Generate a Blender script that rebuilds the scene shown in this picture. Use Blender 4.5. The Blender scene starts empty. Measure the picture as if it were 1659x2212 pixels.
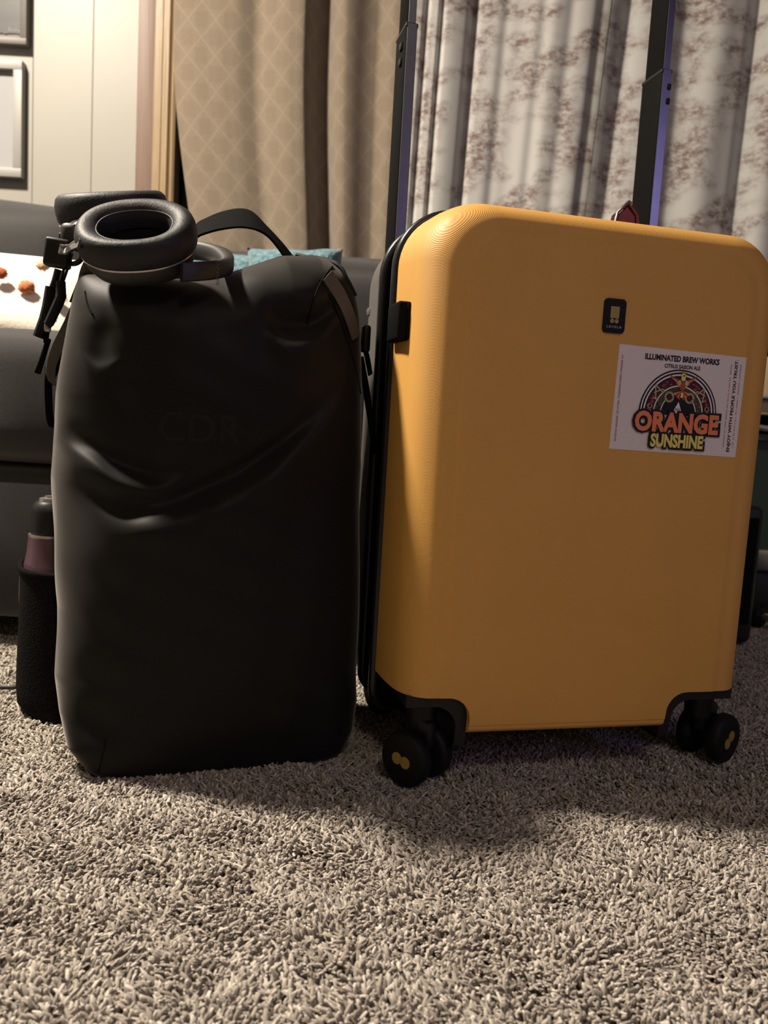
import bpy, bmesh, math, random
import numpy as np
from mathutils import Vector, Matrix

random.seed(7); RNG = np.random.default_rng(7)
S = bpy.context.scene; COL = S.collection
# ------------------------------------------------------------------ camera
F_PX, PITCH, ROLL, CAM_H = 1734.5, .1096, .0578, .3439
_fwd = np.array([0, math.cos(PITCH), -math.sin(PITCH)]); _rt = np.array([1., 0, 0]); _up = np.cross(_rt, _fwd)
_c, _s = math.cos(ROLL), math.sin(ROLL)
CR = np.array([_c*_rt+_s*_up, -_s*_rt+_c*_up, _fwd])
cd = bpy.data.cameras.new('camera'); cam = bpy.data.objects.new('camera', cd); COL.objects.link(cam)
cd.sensor_fit = 'VERTICAL'; cd.sensor_height = 36; cd.lens = F_PX/2212*36
cd.clip_start = .02; cd.clip_end = 50
cd.dof.use_dof = True; cd.dof.focus_distance = .74; cd.dof.aperture_fstop = cd.lens/3.4
cam.matrix_world = Matrix([[CR[0][i], CR[1][i], -CR[2][i], (0, 0, CAM_H)[i]] for i in range(3)]+[[0, 0, 0, 1]])
S.camera = cam
# ------------------------------------------------------------------ world, lamps, exposure
w = bpy.data.worlds.new('night'); S.world = w; w.use_nodes = True
w.node_tree.nodes['Background'].inputs[0].default_value = (.05, .06, .09, 1)
w.node_tree.nodes['Background'].inputs[1].default_value = .05
S.view_settings.view_transform = 'Standard'; S.view_settings.look = 'None'
S.view_settings.gamma = 1; S.view_settings.use_curve_mapping = False; S.view_settings.exposure = 0.0
def lamp(name, kind, loc, power, col, size, aim=None):
    l = bpy.data.lights.new(name, kind); l.energy = power; l.color = col
    if kind == 'AREA': l.shape = 'DISK'; l.size = size
    else: l.shadow_soft_size = size
    o = bpy.data.objects.new(name, l); COL.objects.link(o); o.location = loc
    if aim: o.rotation_euler = (Vector(aim)-Vector(loc)).to_track_quat('-Z', 'Y').to_euler()
    return o
lamp('ceiling_lamp_light', 'AREA', (-1.33, .98, 2.17), 146, (1, .885, .74), .24, (-1.2, .88, 0))
lamp('violet_lamp_light', 'AREA', (1.45, -.55, 1.05), 3.4, (.47, .41, 1), .74, (.2, .9, .6))

lamp('fill_lamp_light', 'AREA', (.35, -1.2, 2.3), 15, (1, .88, .74), .45, (.1, -.6, 0))  # added fill light behind the camera, unseen, brightens the suitcase front
# ------------------------------------------------------------------ helpers
def tag(o, label=None, cat=None, group=None, kind=None):
    if label: o['label'] = label
    if cat: o['category'] = cat
    if group: o['group'] = group
    if kind: o['kind'] = kind
    return o
def empty(name, loc=(0, 0, 0), rz=0):
    o = bpy.data.objects.new(name, None); COL.objects.link(o); o.location = loc; o.rotation_euler = (0, 0, rz)
    o.empty_display_size = .02; return o
def at(x, y, Y):                                   # the point at depth Y seen at a pixel of the photograph
    d = CR.T@np.array([(x-829.5)/F_PX, -(y-1106)/F_PX, 1]); return np.array([0, 0, CAM_H])+Y/d[1]*d
class MB:
    def __init__(s): s.v = []; s.f = []; s.uv = None
    def add(s, V, Fs):
        n = len(s.v); s.v += [tuple(map(float, p)) for p in V]; s.f += [tuple(i+n for i in f) for f in Fs]; return s
    def box(s, c, d, M=None):
        x, y, z = (k/2 for k in d)
        V = [Vector((sx*x, sy*y, sz*z)) for sx in (-1, 1) for sy in (-1, 1) for sz in (-1, 1)]
        if M: V = [M@p for p in V]
        V = [p+Vector(c) for p in V]
        return s.add(V, [(0, 1, 3, 2), (4, 6, 7, 5), (0, 4, 5, 1), (2, 3, 7, 6), (0, 2, 6, 4), (1, 5, 7, 3)])
    def rbox(s, c, d, r, seg=3, M=None):           # box with rounded edges
        bm = bmesh.new(); bmesh.ops.create_cube(bm, size=1)
        bmesh.ops.scale(bm, vec=d, verts=bm.verts)
        bmesh.ops.bevel(bm, geom=list(bm.edges), offset=r, segments=seg, profile=.5, affect='EDGES')
        bm.verts.index_update()
        V = [((M@v.co) if M else v.co)+Vector(c) for v in bm.verts]; Fs = [[v.index for v in f.verts] for f in bm.faces]
        bm.free(); return s.add(V, Fs)
    def loft(s, rings, close=True, cap0=True, cap1=True):
        m = len(rings[0]); V = [p for r in rings for p in r]; Fs = []
        for i in range(len(rings)-1):
            for j in range(m if close else m-1):
                k = (j+1) % m; Fs.append((i*m+j, i*m+k, (i+1)*m+k, (i+1)*m+j))
        if cap0: Fs.append(tuple(reversed(range(m))))
        if cap1: Fs.append(tuple(range((len(rings)-1)*m, len(rings)*m)))
        return s.add(V, Fs)
    def tube(s, path, r, n=8, cap=True):
        P = [np.array(p, float) for p in path]; rings = []; up = None
        for i, p in enumerate(P):
            t = P[min(i+1, len(P)-1)]-P[max(i-1, 0)]; t /= np.linalg.norm(t)+1e-12
            if up is None: up = np.array([0, 0, 1.]) if abs(t[2]) < .9 else np.array([1., 0, 0])
            a = np.cross(t, up); a /= np.linalg.norm(a)+1e-12; up = np.cross(a, t)
            rr = r[i] if hasattr(r, '__len__') else r
            rings.append([p+rr*(math.cos(q)*a+math.sin(q)*up) for q in np.linspace(0, 2*math.pi, n, endpoint=False)])
        return s.loft(rings, True, cap, cap)
    def ribbon(s, e0, e1, th):                     # strap between two edge lines
        e0 = [np.array(p, float) for p in e0]; e1 = [np.array(p, float) for p in e1]; rings = []
        for i in range(len(e0)):
            t = e0[min(i+1, len(e0)-1)]-e0[max(i-1, 0)]; n = np.cross(t, e1[i]-e0[i]); n = n/(np.linalg.norm(n)+1e-12)*th/2
            rings.append([e0[i]-n, e1[i]-n, e1[i]+n, e0[i]+n])
        return s.loft(rings)
    def lathe(s, prof, c=(0, 0, 0), n=32, M=None):
        rings = [[(r*math.cos(a), r*math.sin(a), z) for a in np.linspace(0, 2*math.pi, n, endpoint=False)] for r, z in prof]
        if M: rings = [[M@Vector(p) for p in r] for r in rings]
        return s.loft([[np.array(p)+np.array(c) for p in r] for r in rings])
    def prism(s, poly, y0, y1, M=None):            # outline in x,z pulled along y
        V = [(x, y0, z) for x, z in poly]+[(x, y1, z) for x, z in poly]; n = len(poly)
        if M: V = [M@Vector(p) for p in V]
        return s.add(V, [tuple(range(n)), tuple(reversed(range(n, 2*n)))]+[(i, n+i, n+(i+1) % n, (i+1) % n) for i in range(n)])
    def build(s, name, mat, parent=None, smooth=35, loc=None):
        me = bpy.data.meshes.new(name); me.from_pydata(s.v, [], s.f)
        if s.uv is not None:
            u = me.uv_layers.new(name='UVMap'); L = np.array([l.vertex_index for l in me.loops])
            u.data.foreach_set('uv', np.asarray(s.uv, dtype=np.float32)[L].ravel())
        bm = bmesh.new(); bm.from_mesh(me); bmesh.ops.recalc_face_normals(bm, faces=bm.faces); bm.to_mesh(me); bm.free()
        if smooth:
            me.polygons.foreach_set('use_smooth', [True]*len(me.polygons)); me.set_sharp_from_angle(angle=math.radians(smooth))
        me.materials.append(mat); o = bpy.data.objects.new(name, me); COL.objects.link(o)
        if parent: o.parent = parent
        if loc is not None: o.location = loc
        return o
def smooth_path(P, n=8):                           # Catmull-Rom through the points
    P = [np.array(p, float) for p in P]; Q = [2*P[0]-P[1]]+P+[2*P[-1]-P[-2]]; out = []
    for i in range(1, len(Q)-2):
        for t in np.linspace(0, 1, n, endpoint=False):
            out.append(.5*((2*Q[i])+(-Q[i-1]+Q[i+1])*t+(2*Q[i-1]-5*Q[i]+4*Q[i+1]-Q[i+2])*t*t+(-Q[i-1]+3*Q[i]-3*Q[i+1]+Q[i+2])*t**3))
    return out+[P[-1]]
def rrect(x0, x1, z0, z1, r, n=8):                 # rounded rectangle outline, r one radius or four (bl br tr tl)
    r = [r]*4 if not hasattr(r, '__len__') else r; out = []
    for (cx, cz, a0), k in zip(((x0+r[0], z0+r[0], 180), (x1-r[1], z0+r[1], 270), (x1-r[2], z1-r[2], 0), (x0+r[3], z1-r[3], 90)), r):
        out += [(cx+k*math.cos(math.radians(a0+90*i/n)), cz+k*math.sin(math.radians(a0+90*i/n))) for i in range(n+1)]
    return out
def sstep(x, a, b): t = np.clip((x-a)/(b-a), 0, 1); return t*t*(3-2*t)
# ------------------------------------------------------------------ materials
class NT:
    def __init__(s, name, col=(.5, .5, .5), rough=.5, metal=0, spec=.5, sheen=0):
        s.m = bpy.data.materials.new(name); s.m.use_nodes = True; s.t = s.m.node_tree; s.b = s.t.nodes['Principled BSDF']
        s.b.inputs['Base Color'].default_value = (*col, 1); s.b.inputs['Roughness'].default_value = rough
        s.b.inputs['Metallic'].default_value = metal; s.b.inputs['Specular IOR Level'].default_value = spec
        s.b.inputs['Sheen Weight'].default_value = sheen
    def n(s, typ, **kw):
        k = s.t.nodes.new('ShaderNode'+typ)
        for a, v in kw.items():
            if a.startswith('i_'):
                q = a[2:]; k.inputs[int(q) if q.isdigit() else q.replace('_', ' ')].default_value = v
            else: setattr(k, a, v)
        return k
    def l(s, a, b): s.t.links.new(a, b)
    def math(s, op, a, b=None):
        k = s.n('Math', operation=op)
        for i, q in enumerate((a, b)):
            if q is None: continue
            if isinstance(q, (int, float)): k.inputs[i].default_value = q
            else: s.l(q, k.inputs[i])
        return k.outputs[0]
    def ramp(s, fac, stops):
        k = s.n('ValToRGB'); e = k.color_ramp.elements
        while len(e) < len(stops): e.new(.5)
        for q, (p, c) in zip(e, stops): q.position = p; q.color = (*c, 1)
        s.l(fac, k.inputs[0]); return k.outputs[0]
    def coord(s, kind='Object', scale=(1, 1, 1)):
        a = s.n('TexCoord'); m = s.n('Mapping'); m.inputs['Scale'].default_value = scale; s.l(a.outputs[kind], m.inputs[0]); return m.outputs[0]
    def noise(s, vec, scale, detail=4, rough=.5):
        k = s.n('TexNoise'); k.inputs['Scale'].default_value = scale; k.inputs['Detail'].default_value = detail
        k.inputs['Roughness'].default_value = rough; s.l(vec, k.inputs[0]); return k.outputs[0]
    def color(s, c): s.l(c, s.b.inputs['Base Color'])
    def bump(s, h, dist, strength=1):
        k = s.n('Bump'); k.inputs['Distance'].default_value = dist; k.inputs['Strength'].default_value = strength
        s.l(h, k.inputs['Height']); s.l(k.outputs[0], s.b.inputs['Normal'])
def plain(name, col, rough=.5, metal=0, spec=.5, var=.0, scale=60, bump=0, sheen=0):
    m = NT(name, col, rough, metal, spec, sheen); v = m.coord(); nz = m.noise(v, scale)
    if var: m.color(m.ramp(nz, [(.3, tuple(c*(1-var) for c in col)), (.7, tuple(c*(1+var) for c in col))]))
    if bump: m.bump(nz, bump)
    return m.m
M = {}; ALBEDO = .92
def fabric(name, col, freq, amt, bump, var=.25):   # plain woven cloth: two crossing thread waves and mottling
    m = NT(name, col, .9, 0, .15, .3); v = m.coord()
    n1 = m.noise(m.coord('Object', (1, 1, 12)), freq/3, 3); n2 = m.noise(m.coord('Object', (12, 12, 1)), freq/3, 3)
    t = m.math('ADD', n1, n2); t = m.math('MULTIPLY', t, .5)
    m.color(m.ramp(t, [(.35, tuple(c*(1-var) for c in col)), (.65, tuple(c*(1+var) for c in col))])); m.bump(t, bump); return m.m
M['black_plastic'] = plain('black_plastic', (.007, .007, .0075), .45, 0, .3, .1)
M['gloss_black'] = plain('gloss_black', (.010, .010, .011), .32, 0, .35)
M['rubber'] = plain('black_rubber', (.006, .006, .0065), .6, 0, .2, .2)
M['hub_yellow'] = plain('gold_print', (.34, .24, .035), .5)
M['anodised'] = plain('black_anodised', (.30, .295, .31), .28, 1, .5, .05); M['pole_black'] = plain('pole_black', (.008, .008, .008), .6, 0, .015)  # pole metal split: matte body, brighter strip to mirror the violet lamp
M['leather'] = NT('black_leather', (.015, .015, .016), .55, 0, .3)
_m = M['leather']; _v = _m.coord(); _a = _m.noise(_v, 420, 3, .6); _b = _m.noise(_v, 60, 3); _m.bump(_m.math('ADD', _m.math('MULTIPLY', _a, .5), _b), .0006); M['leather'] = _m.m
M['matte_black'] = plain('matte_black', (.015, .015, .016), .5, 0, .5, .1, 300, .0001)
M['satin_silver'] = plain('satin_silver', (.55, .52, .5), .3, .9)
M['badge_black'] = plain('badge_black', (.008, .008, .009), .6, 0, .2)
M['cloth_black'] = plain('black_cloth', (.006, .006, .006), .9, 0, .1)
M['thread'] = plain('grey_thread', (.42, .40, .38), .7)
M['webbing'] = NT('webbing', (.02, .019, .018), .7, 0, .3)
def weave(name, col, rough, freq, dist, spec=.5):
    m = NT(name, col, rough, 0, spec); v = m.coord()
    wv = m.n('TexWave', wave_type='BANDS', bands_direction='DIAGONAL', i_Scale=freq, i_Distortion=.4, i_Detail=1.0); m.l(v, wv.inputs[0])
    nz = m.noise(v, 25, 3); m.bump(m.math('ADD', wv.outputs[1], m.math('MULTIPLY', nz, .6)), dist)
    return m.m
M['bag'] = weave('coated_black_fabric', (.009, .0085, .008), .52, 620, .000012, .12)
_b = M['bag'].node_tree.nodes['Principled BSDF']; _b.inputs['Sheen Weight'].default_value = .55; _b.inputs['Sheen Roughness'].default_value = .35; _b.inputs['Sheen Tint'].default_value = (.55, .51, .47, 1)
M['webbing'] = weave('black_webbing', (.006, .0055, .005), .8, 300, .0002, .04)
M['strap_light'] = weave('worn_webbing', (.085, .077, .066), .65, 300, .0003, .4)
M['yellow'] = NT('yellow_shell', (.72, .37, .085), .5, 0, .28)
_m = M['yellow']; _t = _m.n('TexCoord'); _sx = _m.n('SeparateXYZ'); _m.l(_t.outputs['Object'], _sx.inputs[0])
_p = _m.math('SUBTRACT', _m.math('ADD', _sx.outputs[0], _sx.outputs[1]), _sx.outputs[2])
_w = _m.math('SINE', _m.math('MULTIPLY', _p, 2*math.pi/.00130))
_m.bump(_w, .00007)
_n = _m.noise(_m.coord(), 9, 4); _m.color(_m.ramp(_n, [(.3, (.655, .345, .080)), (.7, (.695, .37, .090))])); M['yellow'] = _m.m
M['rear_shell'] = plain('grey_shell', (.095, .084, .077), .5, 0, .4, .05)
M['sofa'] = fabric('charcoal_sofa_cloth', (.030, .0285, .028), 700, .4, .0006, .35)
M['cream'] = plain('cream_paint', (.30, .288, .252), .45, 0, .4, .02, 6)
M['ceil'] = plain('ceiling_paint', (.50, .44, .36), .8, 0, .2, .02, 10)
M['room_wall'] = plain('room_wall_paint', (.20, .16, .12), .7, 0, .2, .04, 4)
M['teal'] = plain('teal_plush', (.115, .205, .235), .9, 0, .1, .4, 120, .004, .3)
M['white_cloth'] = plain('cream_cotton', (.86, .80, .69), .9, 0, .2, .03, 200, .0005)
M['pom_orange'] = plain('orange_wool', (.62, .22, .10), .95, 0, .1, .35, 300, .003)
M['pom_rust'] = plain('rust_wool', (.48, .12, .06), .95, 0, .1, .35, 300, .003)
M['pom_peach'] = plain('peach_wool', (.80, .52, .33), .95, 0, .1, .2, 300, .003)
def wood(name, a, b, rough=.4):
    m = NT(name, a, rough, 0, .4); v = m.coord('Object', (9, 9, .6)); n = m.noise(v, 14, 6, .6)
    m.color(m.ramp(n, [(.35, a), (.65, b)])); m.bump(n, .0006); return m.m
M['oak'] = wood('oak_casing', (.27, .185, .10), (.34, .245, .145)); M['redwood'] = wood('reddish_wood', (.165, .105, .078), (.19, .125, .095), .5)
M['grey_metal'] = plain('grey_metal', (.25, .25, .26), .4, .6); M['dark_metal'] = plain('dark_frame', (.015, .015, .016), .45)
M['frame_grey'] = plain('grey_frame', (.115, .105, .09), .5, 0, .4, .05, 40); M['frame_white'] = plain('white_frame', (.27, .262, .245), .5)
M['mat_board'] = plain('mat_board', (.29, .287, .29), .8); M['ink_grey'] = plain('pencil_grey', (.16, .16, .17), .8)
M['white_ink'] = plain('pale_ink', (.5, .5, .5), .8)
_m = NT('dark_artwork', (.1, .1, .1), .5); _n = _m.noise(_m.coord('Object', (2, 2, 5)), 5, 5); _m.color(_m.ramp(_n, [(.3, (.008, .008, .0085)), (.75, (.034, .033, .033))])); M['artwork'] = _m.m
M['bottle'] = plain('mauve_enamel', (.17, .092, .125), .28, .5, .5); M['floor_base'] = plain('carpet_backing', (.12, .10, .08), .95)
M['tan_laminate'] = plain('tan_laminate', (.52, .40, .24), .5, 0, .4, .05, 12); M['green_plastic'] = plain('green_plastic', (.015, .03, .02), .45)
M['red_cloth'] = plain('red_cloth', (.36, .075, .07), .6, 0, .4, .2, 200); M['cable'] = plain('black_cable', (.01, .01, .01), .5)
g = NT('night_glass', (.01, .012, .015), .05, 0, .6); g.b.inputs['Transmission Weight'].default_value = .35; M['glass'] = g.m
# curtains use cloth coordinates (metres along the cloth, metres up)
m = NT('tan_damask', (.5, .38, .24), .85, 0, .2, .3); u = m.n('TexCoord'); sx = m.n('SeparateXYZ'); m.l(u.outputs['UV'], sx.inputs[0])
a = m.math('DIVIDE', sx.outputs[0], .068); b = m.math('DIVIDE', sx.outputs[1], .083)
p = m.math('ABSOLUTE', m.math('SUBTRACT', m.math('FRACT', m.math('ADD', a, b)), .5)); q = m.math('ABSOLUTE', m.math('SUBTRACT', m.math('FRACT', m.math('SUBTRACT', a, b)), .5))
lat = m.math('MAXIMUM', p, q)                      # near .5 on the lattice lines
nz = m.noise(u.outputs['UV'], 330, 4, .7); mo = m.noise(u.outputs['UV'], 130, 3)
line = m.math('GREATER_THAN', lat, .455); core = m.math('LESS_THAN', m.math('ADD', m.math('ADD', p, q), m.math('MULTIPLY', mo, .35)), .62)
t = m.math('ADD', m.math('MULTIPLY', line, .15), m.math('MULTIPLY', core, -.07)); t = m.math('ADD', t, m.math('MULTIPLY', nz, .75))
m.color(m.ramp(t, [(.12, (.155, .12, .084)), (.40, (.215, .170, .122)), (.72, (.265, .215, .158))])); m.bump(nz, .0006); M['damask'] = m.m
m = NT('toile_print', (.7, .7, .7), .9, 0, .15, .2); u = m.n('TexCoord'); mp = m.n('Mapping', i_Scale=(1, 1.5, 1)); m.l(u.outputs['UV'], mp.inputs[0])
big = m.noise(mp.outputs[0], 9.5, 1, .5); fine = m.noise(mp.outputs[0], 42, 7, .75); sc = m.noise(mp.outputs[0], 150, 3, .7)
msk = m.ramp(big, [(.40, (0, 0, 0)), (.62, (1, 1, 1))]); fm = m.ramp(fine, [(.42, (0, 0, 0)), (.60, (1, 1, 1))])
k = m.math('MULTIPLY', m.math('MULTIPLY', msk, m.math('ADD', m.math('MULTIPLY', fm, .85), .16)), m.math('ADD', sc, .45))
m.color(m.ramp(k, [(.03, (.56, .55, .52)), (.85, (.215, .150, .138))])); M['toile'] = m.m
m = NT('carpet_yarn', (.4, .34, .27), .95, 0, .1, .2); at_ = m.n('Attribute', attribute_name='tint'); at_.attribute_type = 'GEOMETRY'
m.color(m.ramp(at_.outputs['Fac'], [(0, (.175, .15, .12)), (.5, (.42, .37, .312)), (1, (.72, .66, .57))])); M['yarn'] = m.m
def ink(name, c): return plain(name, c, .55, 0, .3)
INK = {k: ink('ink_'+k, c) for k, c in dict(black=(.008, .008, .008), orange=(.80, .23, .09), yellow=(.78, .66, .16), paper=(.74, .67, .65), white=(.80, .75, .70), pink=(.38, .05, .09), olive=(.06, .06, .02), red=(.34, .07, .035), maroon=(.05, .012, .012), green=(.03, .07, .03), cream=(.5, .46, .24)).items()}

for _mat in bpy.data.materials:                     # every base colour scaled down to weaken bounced light
    _b = _mat.node_tree.nodes.get('Principled BSDF'); _i = _b.inputs['Base Color']; _k = .85 if _b.inputs['Metallic'].default_value > .4 else ALBEDO
    if _i.is_linked:
        _h = _mat.node_tree.nodes.new('ShaderNodeHueSaturation'); _h.inputs['Value'].default_value = _k; _src = _i.links[0].from_socket
        _mat.node_tree.links.new(_src, _h.inputs['Color']); _mat.node_tree.links.new(_h.outputs[0], _i)
    else: _i.default_value = (*[c*_k for c in _i.default_value[:3]], 1)
# ------------------------------------------------------------------ room shell
def struct(o): o['kind'] = 'structure'; return o
ZF = -.009
struct(MB().box((.1, .7, ZF-.02), (5.4, 4.6, .04)).build('floor', M['floor_base'], smooth=0))
struct(MB().box((.1, .7, 2.47), (5.4, 4.6, .04)).build('ceiling', M['ceil'], smooth=0))
struct(MB().box((-2.62, .7, 1.22), (.04, 4.6, 2.54)).build('wall_left', M['cream'], smooth=0))
struct(MB().box((2.82, .7, 1.22), (.04, 4.6, 2.54)).build('wall_right', M['room_wall'], smooth=0))
struct(MB().box((.1, -1.62, 1.22), (5.4, .04, 2.54)).build('wall_front', M['room_wall'], smooth=0))
YW = 2.16
wb = struct(MB().box((-1.6, YW+.03, 1.22), (2.0, .03, 2.54)).build('wall_back', M['cream'], smooth=0))
x = -.688; 
proto = None
for i in range(13):                                # grooved cream panelling
    wd = (.121, .153)[i > 0]; x1 = x; x0 = x-wd; x = x0
    if x0 < -2.6: x0 = -2.6
    p = MB().rbox(((x0+x1)/2, YW+.008, 1.22), (x1-x0-.0009, .014, 2.54), .0010, 1).build('panel', M['cream'], wb, 30)
    if x0 <= -2.6: break
struct(MB().box((1.95, YW+.05, 1.22), (1.7, .06, 2.54)).build('wall_back_right', M['room_wall'], smooth=0))
hd = struct(MB().box((.26, YW+.05, 2.33), (1.68, .06, .30)).build('trim_3', M['oak'], smooth=0))
struct(MB().rbox((-.665, YW-.004, 1.22), (.046, .036, 2.54), .003, 2).build('trim_1', M['redwood']))
prof = [(-.643, YW+.02), (-.643, YW-.030), (-.640, YW-.036), (-.622, YW-.036), (-.620, YW-.0335), (-.615, YW-.0335), (-.612, YW-.038), (-.604, YW-.038), (-.601, YW-.0335), (-.597, YW-.030), (-.592, YW-.034), (-.586, YW-.030), (-.584, YW+.02)]
struct(MB().loft([[(a, b, z) for a, b in prof] for z in (0, 2.46)]).build('trim_2', M['oak'], smooth=20))
dr = struct(MB().box((.25, YW+.09, 1.1), (1.66, .008, 2.2)).build('door_1', M['glass'], smooth=0))
for xx, ww, mt in ((-.570, .022, 'dark_metal'), (-.542, .030, 'grey_metal'), (-.518, .016, 'dark_metal'), (.26, .06, 'grey_metal'), (1.06, .05, 'grey_metal')):
    MB().rbox((xx, YW+.05, 1.1), (ww, .05, 2.2), .004, 2).build('door_stile', M[mt], dr)
MB().rbox((.25, YW+.05, .03), (1.6, .05, .06), .004, 2).build('door_rail', M['grey_metal'], dr)
struct(MB().box((.1, 3.02, 1.22), (5.4, .04, 2.54)).build('wall_outside', M['dark_metal'], smooth=0))

# ------------------------------------------------------------------ carpet pile (stuff): small patches of twisted yarn, scattered
def patch(seed, size=.072, n=676, coarse=False):
    r = np.random.default_rng(seed); V = []; Fs = []; T = []
    k = 4; m = 4 if not coarse else 2
    g = int(math.sqrt(n)); pts = (np.stack(np.meshgrid(np.arange(g), np.arange(g)), -1).reshape(-1, 2)+r.uniform(-.1, 1.1, (g*g, 2)))/g*size-size/2
    ph = r.uniform(0, 6.28, 6)
    for px, py in pts:
        lean = np.array([math.sin(px*70+ph[0])+math.cos(py*55+ph[1]), math.sin(py*75+ph[2])+math.cos(px*60+ph[3])])*.0016+r.normal(0, .0026, 2)
        L = r.uniform(.0075, .0125)*(1+.18*math.sin(px*95+ph[4])*math.sin(py*80+ph[5])); rad = r.uniform(.00115, .00185); tone = np.clip(r.normal(.47, .26), 0, 1)
        b = len(V); a0 = r.uniform(0, 6.28); curl = r.normal(0, .0016, 2)
        for j in range(m+1):
            t = j/m; cx, cy = px+lean[0]*t*t*1.5+curl[0]*math.sin(3*t), py+lean[1]*t*t*1.5+curl[1]*math.sin(3*t); z = L*(t-.22*t*t*(abs(lean).sum()/.008))
            rr = rad*(.8, 1.0, 1.15, 1.15, .65)[int(t*4)]
            for q in range(k):
                an = a0+q*6.283/k+t*1.6; V.append((cx+rr*math.cos(an), cy+rr*math.sin(an), z)); T.append(tone*(.22+.78*t)+.0)  # yarn darkens toward its root, shade between tufts put into the colour
        for j in range(m):
            for q in range(k):
                q2 = (q+1) % k; Fs.append((b+j*k+q, b+j*k+q2, b+(j+1)*k+q2, b+(j+1)*k+q))
        Fs.append(tuple(b+m*k+q for q in range(k)))
    me = bpy.data.meshes.new('carpet_patch'); me.from_pydata(V, [], Fs)
    at = me.attributes.new('tint', 'FLOAT', 'POINT'); at.data.foreach_set('value', np.array(T, dtype=np.float32))
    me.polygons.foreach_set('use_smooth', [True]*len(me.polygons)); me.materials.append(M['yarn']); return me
SP = .066
pts = []
for iy in range(-5, 40):
    for ix in range(-30, 36):
        y = .05+iy*SP; x = .03+ix*SP
        if abs(x-.0) > .32+.58*max(y, .1) or y > 2.1: continue
        if y > 1.28 and x < .35: continue
        pts.append((x+random.uniform(-.006, .006), y+random.uniform(-.006, .006), ZF))
pm = bpy.data.meshes.new('carpet_pile'); pm.from_pydata(pts, [], []); pile = bpy.data.objects.new('carpet_pile', pm); COL.objects.link(pile)
tag(pile, 'greige shag carpet pile of short twisted yarn tufts covering the floor', 'carpet', kind='stuff')
pc = bpy.data.collections.new('carpet_patches')
for i in range(6):
    o = bpy.data.objects.new('carpet_patch', patch(100+i)); pc.objects.link(o)
gt = bpy.data.node_groups.new('scatter_pile', 'GeometryNodeTree')
gt.interface.new_socket('Geometry', in_out='INPUT', socket_type='NodeSocketGeometry'); gt.interface.new_socket('Geometry', in_out='OUTPUT', socket_type='NodeSocketGeometry')
gi = gt.nodes.new('NodeGroupInput'); go = gt.nodes.new('NodeGroupOutput'); ci = gt.nodes.new('GeometryNodeCollectionInfo'); ci.inputs[0].default_value = pc
ci.inputs['Separate Children'].default_value = True; ci.inputs['Reset Children'].default_value = True
ip = gt.nodes.new('GeometryNodeInstanceOnPoints'); ip.inputs['Pick Instance'].default_value = True
rv = gt.nodes.new('FunctionNodeRandomValue'); rv.data_type = 'INT'; rv.inputs['Min'].default_value = 0; rv.inputs['Max'].default_value = 3
mu = gt.nodes.new('ShaderNodeMath'); mu.operation = 'MULTIPLY'; mu.inputs[1].default_value = math.pi/2
cx = gt.nodes.new('ShaderNodeCombineXYZ'); ri = gt.nodes.new('FunctionNodeRandomValue'); ri.data_type = 'INT'; ri.inputs['Min'].default_value = 0; ri.inputs['Max'].default_value = 5; ri.inputs['Seed'].default_value = 3
ro = [o for o in rv.outputs if o.enabled][0]; rio = [o for o in ri.outputs if o.enabled][0]
gt.links.new(ro, mu.inputs[0]); gt.links.new(mu.outputs[0], cx.inputs[2]); gt.links.new(rio, ip.inputs['Instance Index'])
gt.links.new(gi.outputs[0], ip.inputs['Points']); gt.links.new(ci.outputs[0], ip.inputs['Instance']); gt.links.new(cx.outputs[0], ip.inputs['Rotation']); gt.links.new(ip.outputs[0], go.inputs[0])
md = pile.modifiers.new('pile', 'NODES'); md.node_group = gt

# ------------------------------------------------------------------ sofa, pillows
sofa = empty('sofa', (-.35, 1.5, ZF)); tag(sofa, 'charcoal grey fabric sofa behind the backpack, seat and back cushions', 'sofa')
def soft_box(c, d, r, puff=.0, n=14):              # cushion: rounded box with bulging faces
    bm = bmesh.new(); bmesh.ops.create_cube(bm, size=2); bmesh.ops.subdivide_edges(bm, edges=bm.edges, cuts=n, use_grid_fill=True)
    V = []
    for v in bm.verts:
        p = np.array(v.co); q = p*np.array(d)/2; inner = np.array(d)/2-r; cl = np.clip(q, -inner, inner); e = q-cl; L = np.linalg.norm(e)
        if L > 1e-9: q = cl+e/L*min(L, r) if L > r else q
        e2 = 1-p*p; q = q+np.array([p[0]*e2[1]*e2[2], p[1]*e2[0]*e2[2], p[2]*e2[0]*e2[1]])*puff
        V.append(q+np.array(c))
    bm.verts.index_update(); Fs = [[v.index for v in f.verts] for f in bm.faces]; bm.free(); return V, Fs
SO = Vector((.35, -1.5, -ZF))                       # world to sofa-local
def sl(p): return (p[0]+.35, p[1]-1.5, p[2]-ZF)
def softpart(name, c, d, r, puff): 
    V, Fs = soft_box(sl(c), d, r, puff); return MB().add(V, Fs).build(name, M['sofa'], sofa, 60)
MB().rbox(sl((-.6325, 1.56, .145)), (1.935, .90, .215), .02, 3).build('base', M['sofa'], sofa)
softpart('seat_cushion', (-1.10, 1.50, .353), (.99, .82, .185), .045, .012)
softpart('seat_cushion', (-.14, 1.50, .353), (.945, .82, .185), .045, .012)
MB().rbox(sl((-.6325, 1.955, .44)), (1.935, .11, .57), .03, 3).build('back_frame', M['sofa'], sofa)
softpart('back_cushion', (-1.06, 1.80, .58), (.86, .20, .34), .07, .03)
softpart('back_cushion', (-.20, 1.83, .535), (.80, .16, .29), .06, .02)
softpart('arm', (.382, 1.495, .29), (.092, .95, .38), .05, .008); softpart('arm', (-1.66, 1.52, .36), (.14, .86, .52), .05, .01)  # right arm unseen; slim and set forward to keep light off the carpet
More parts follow.
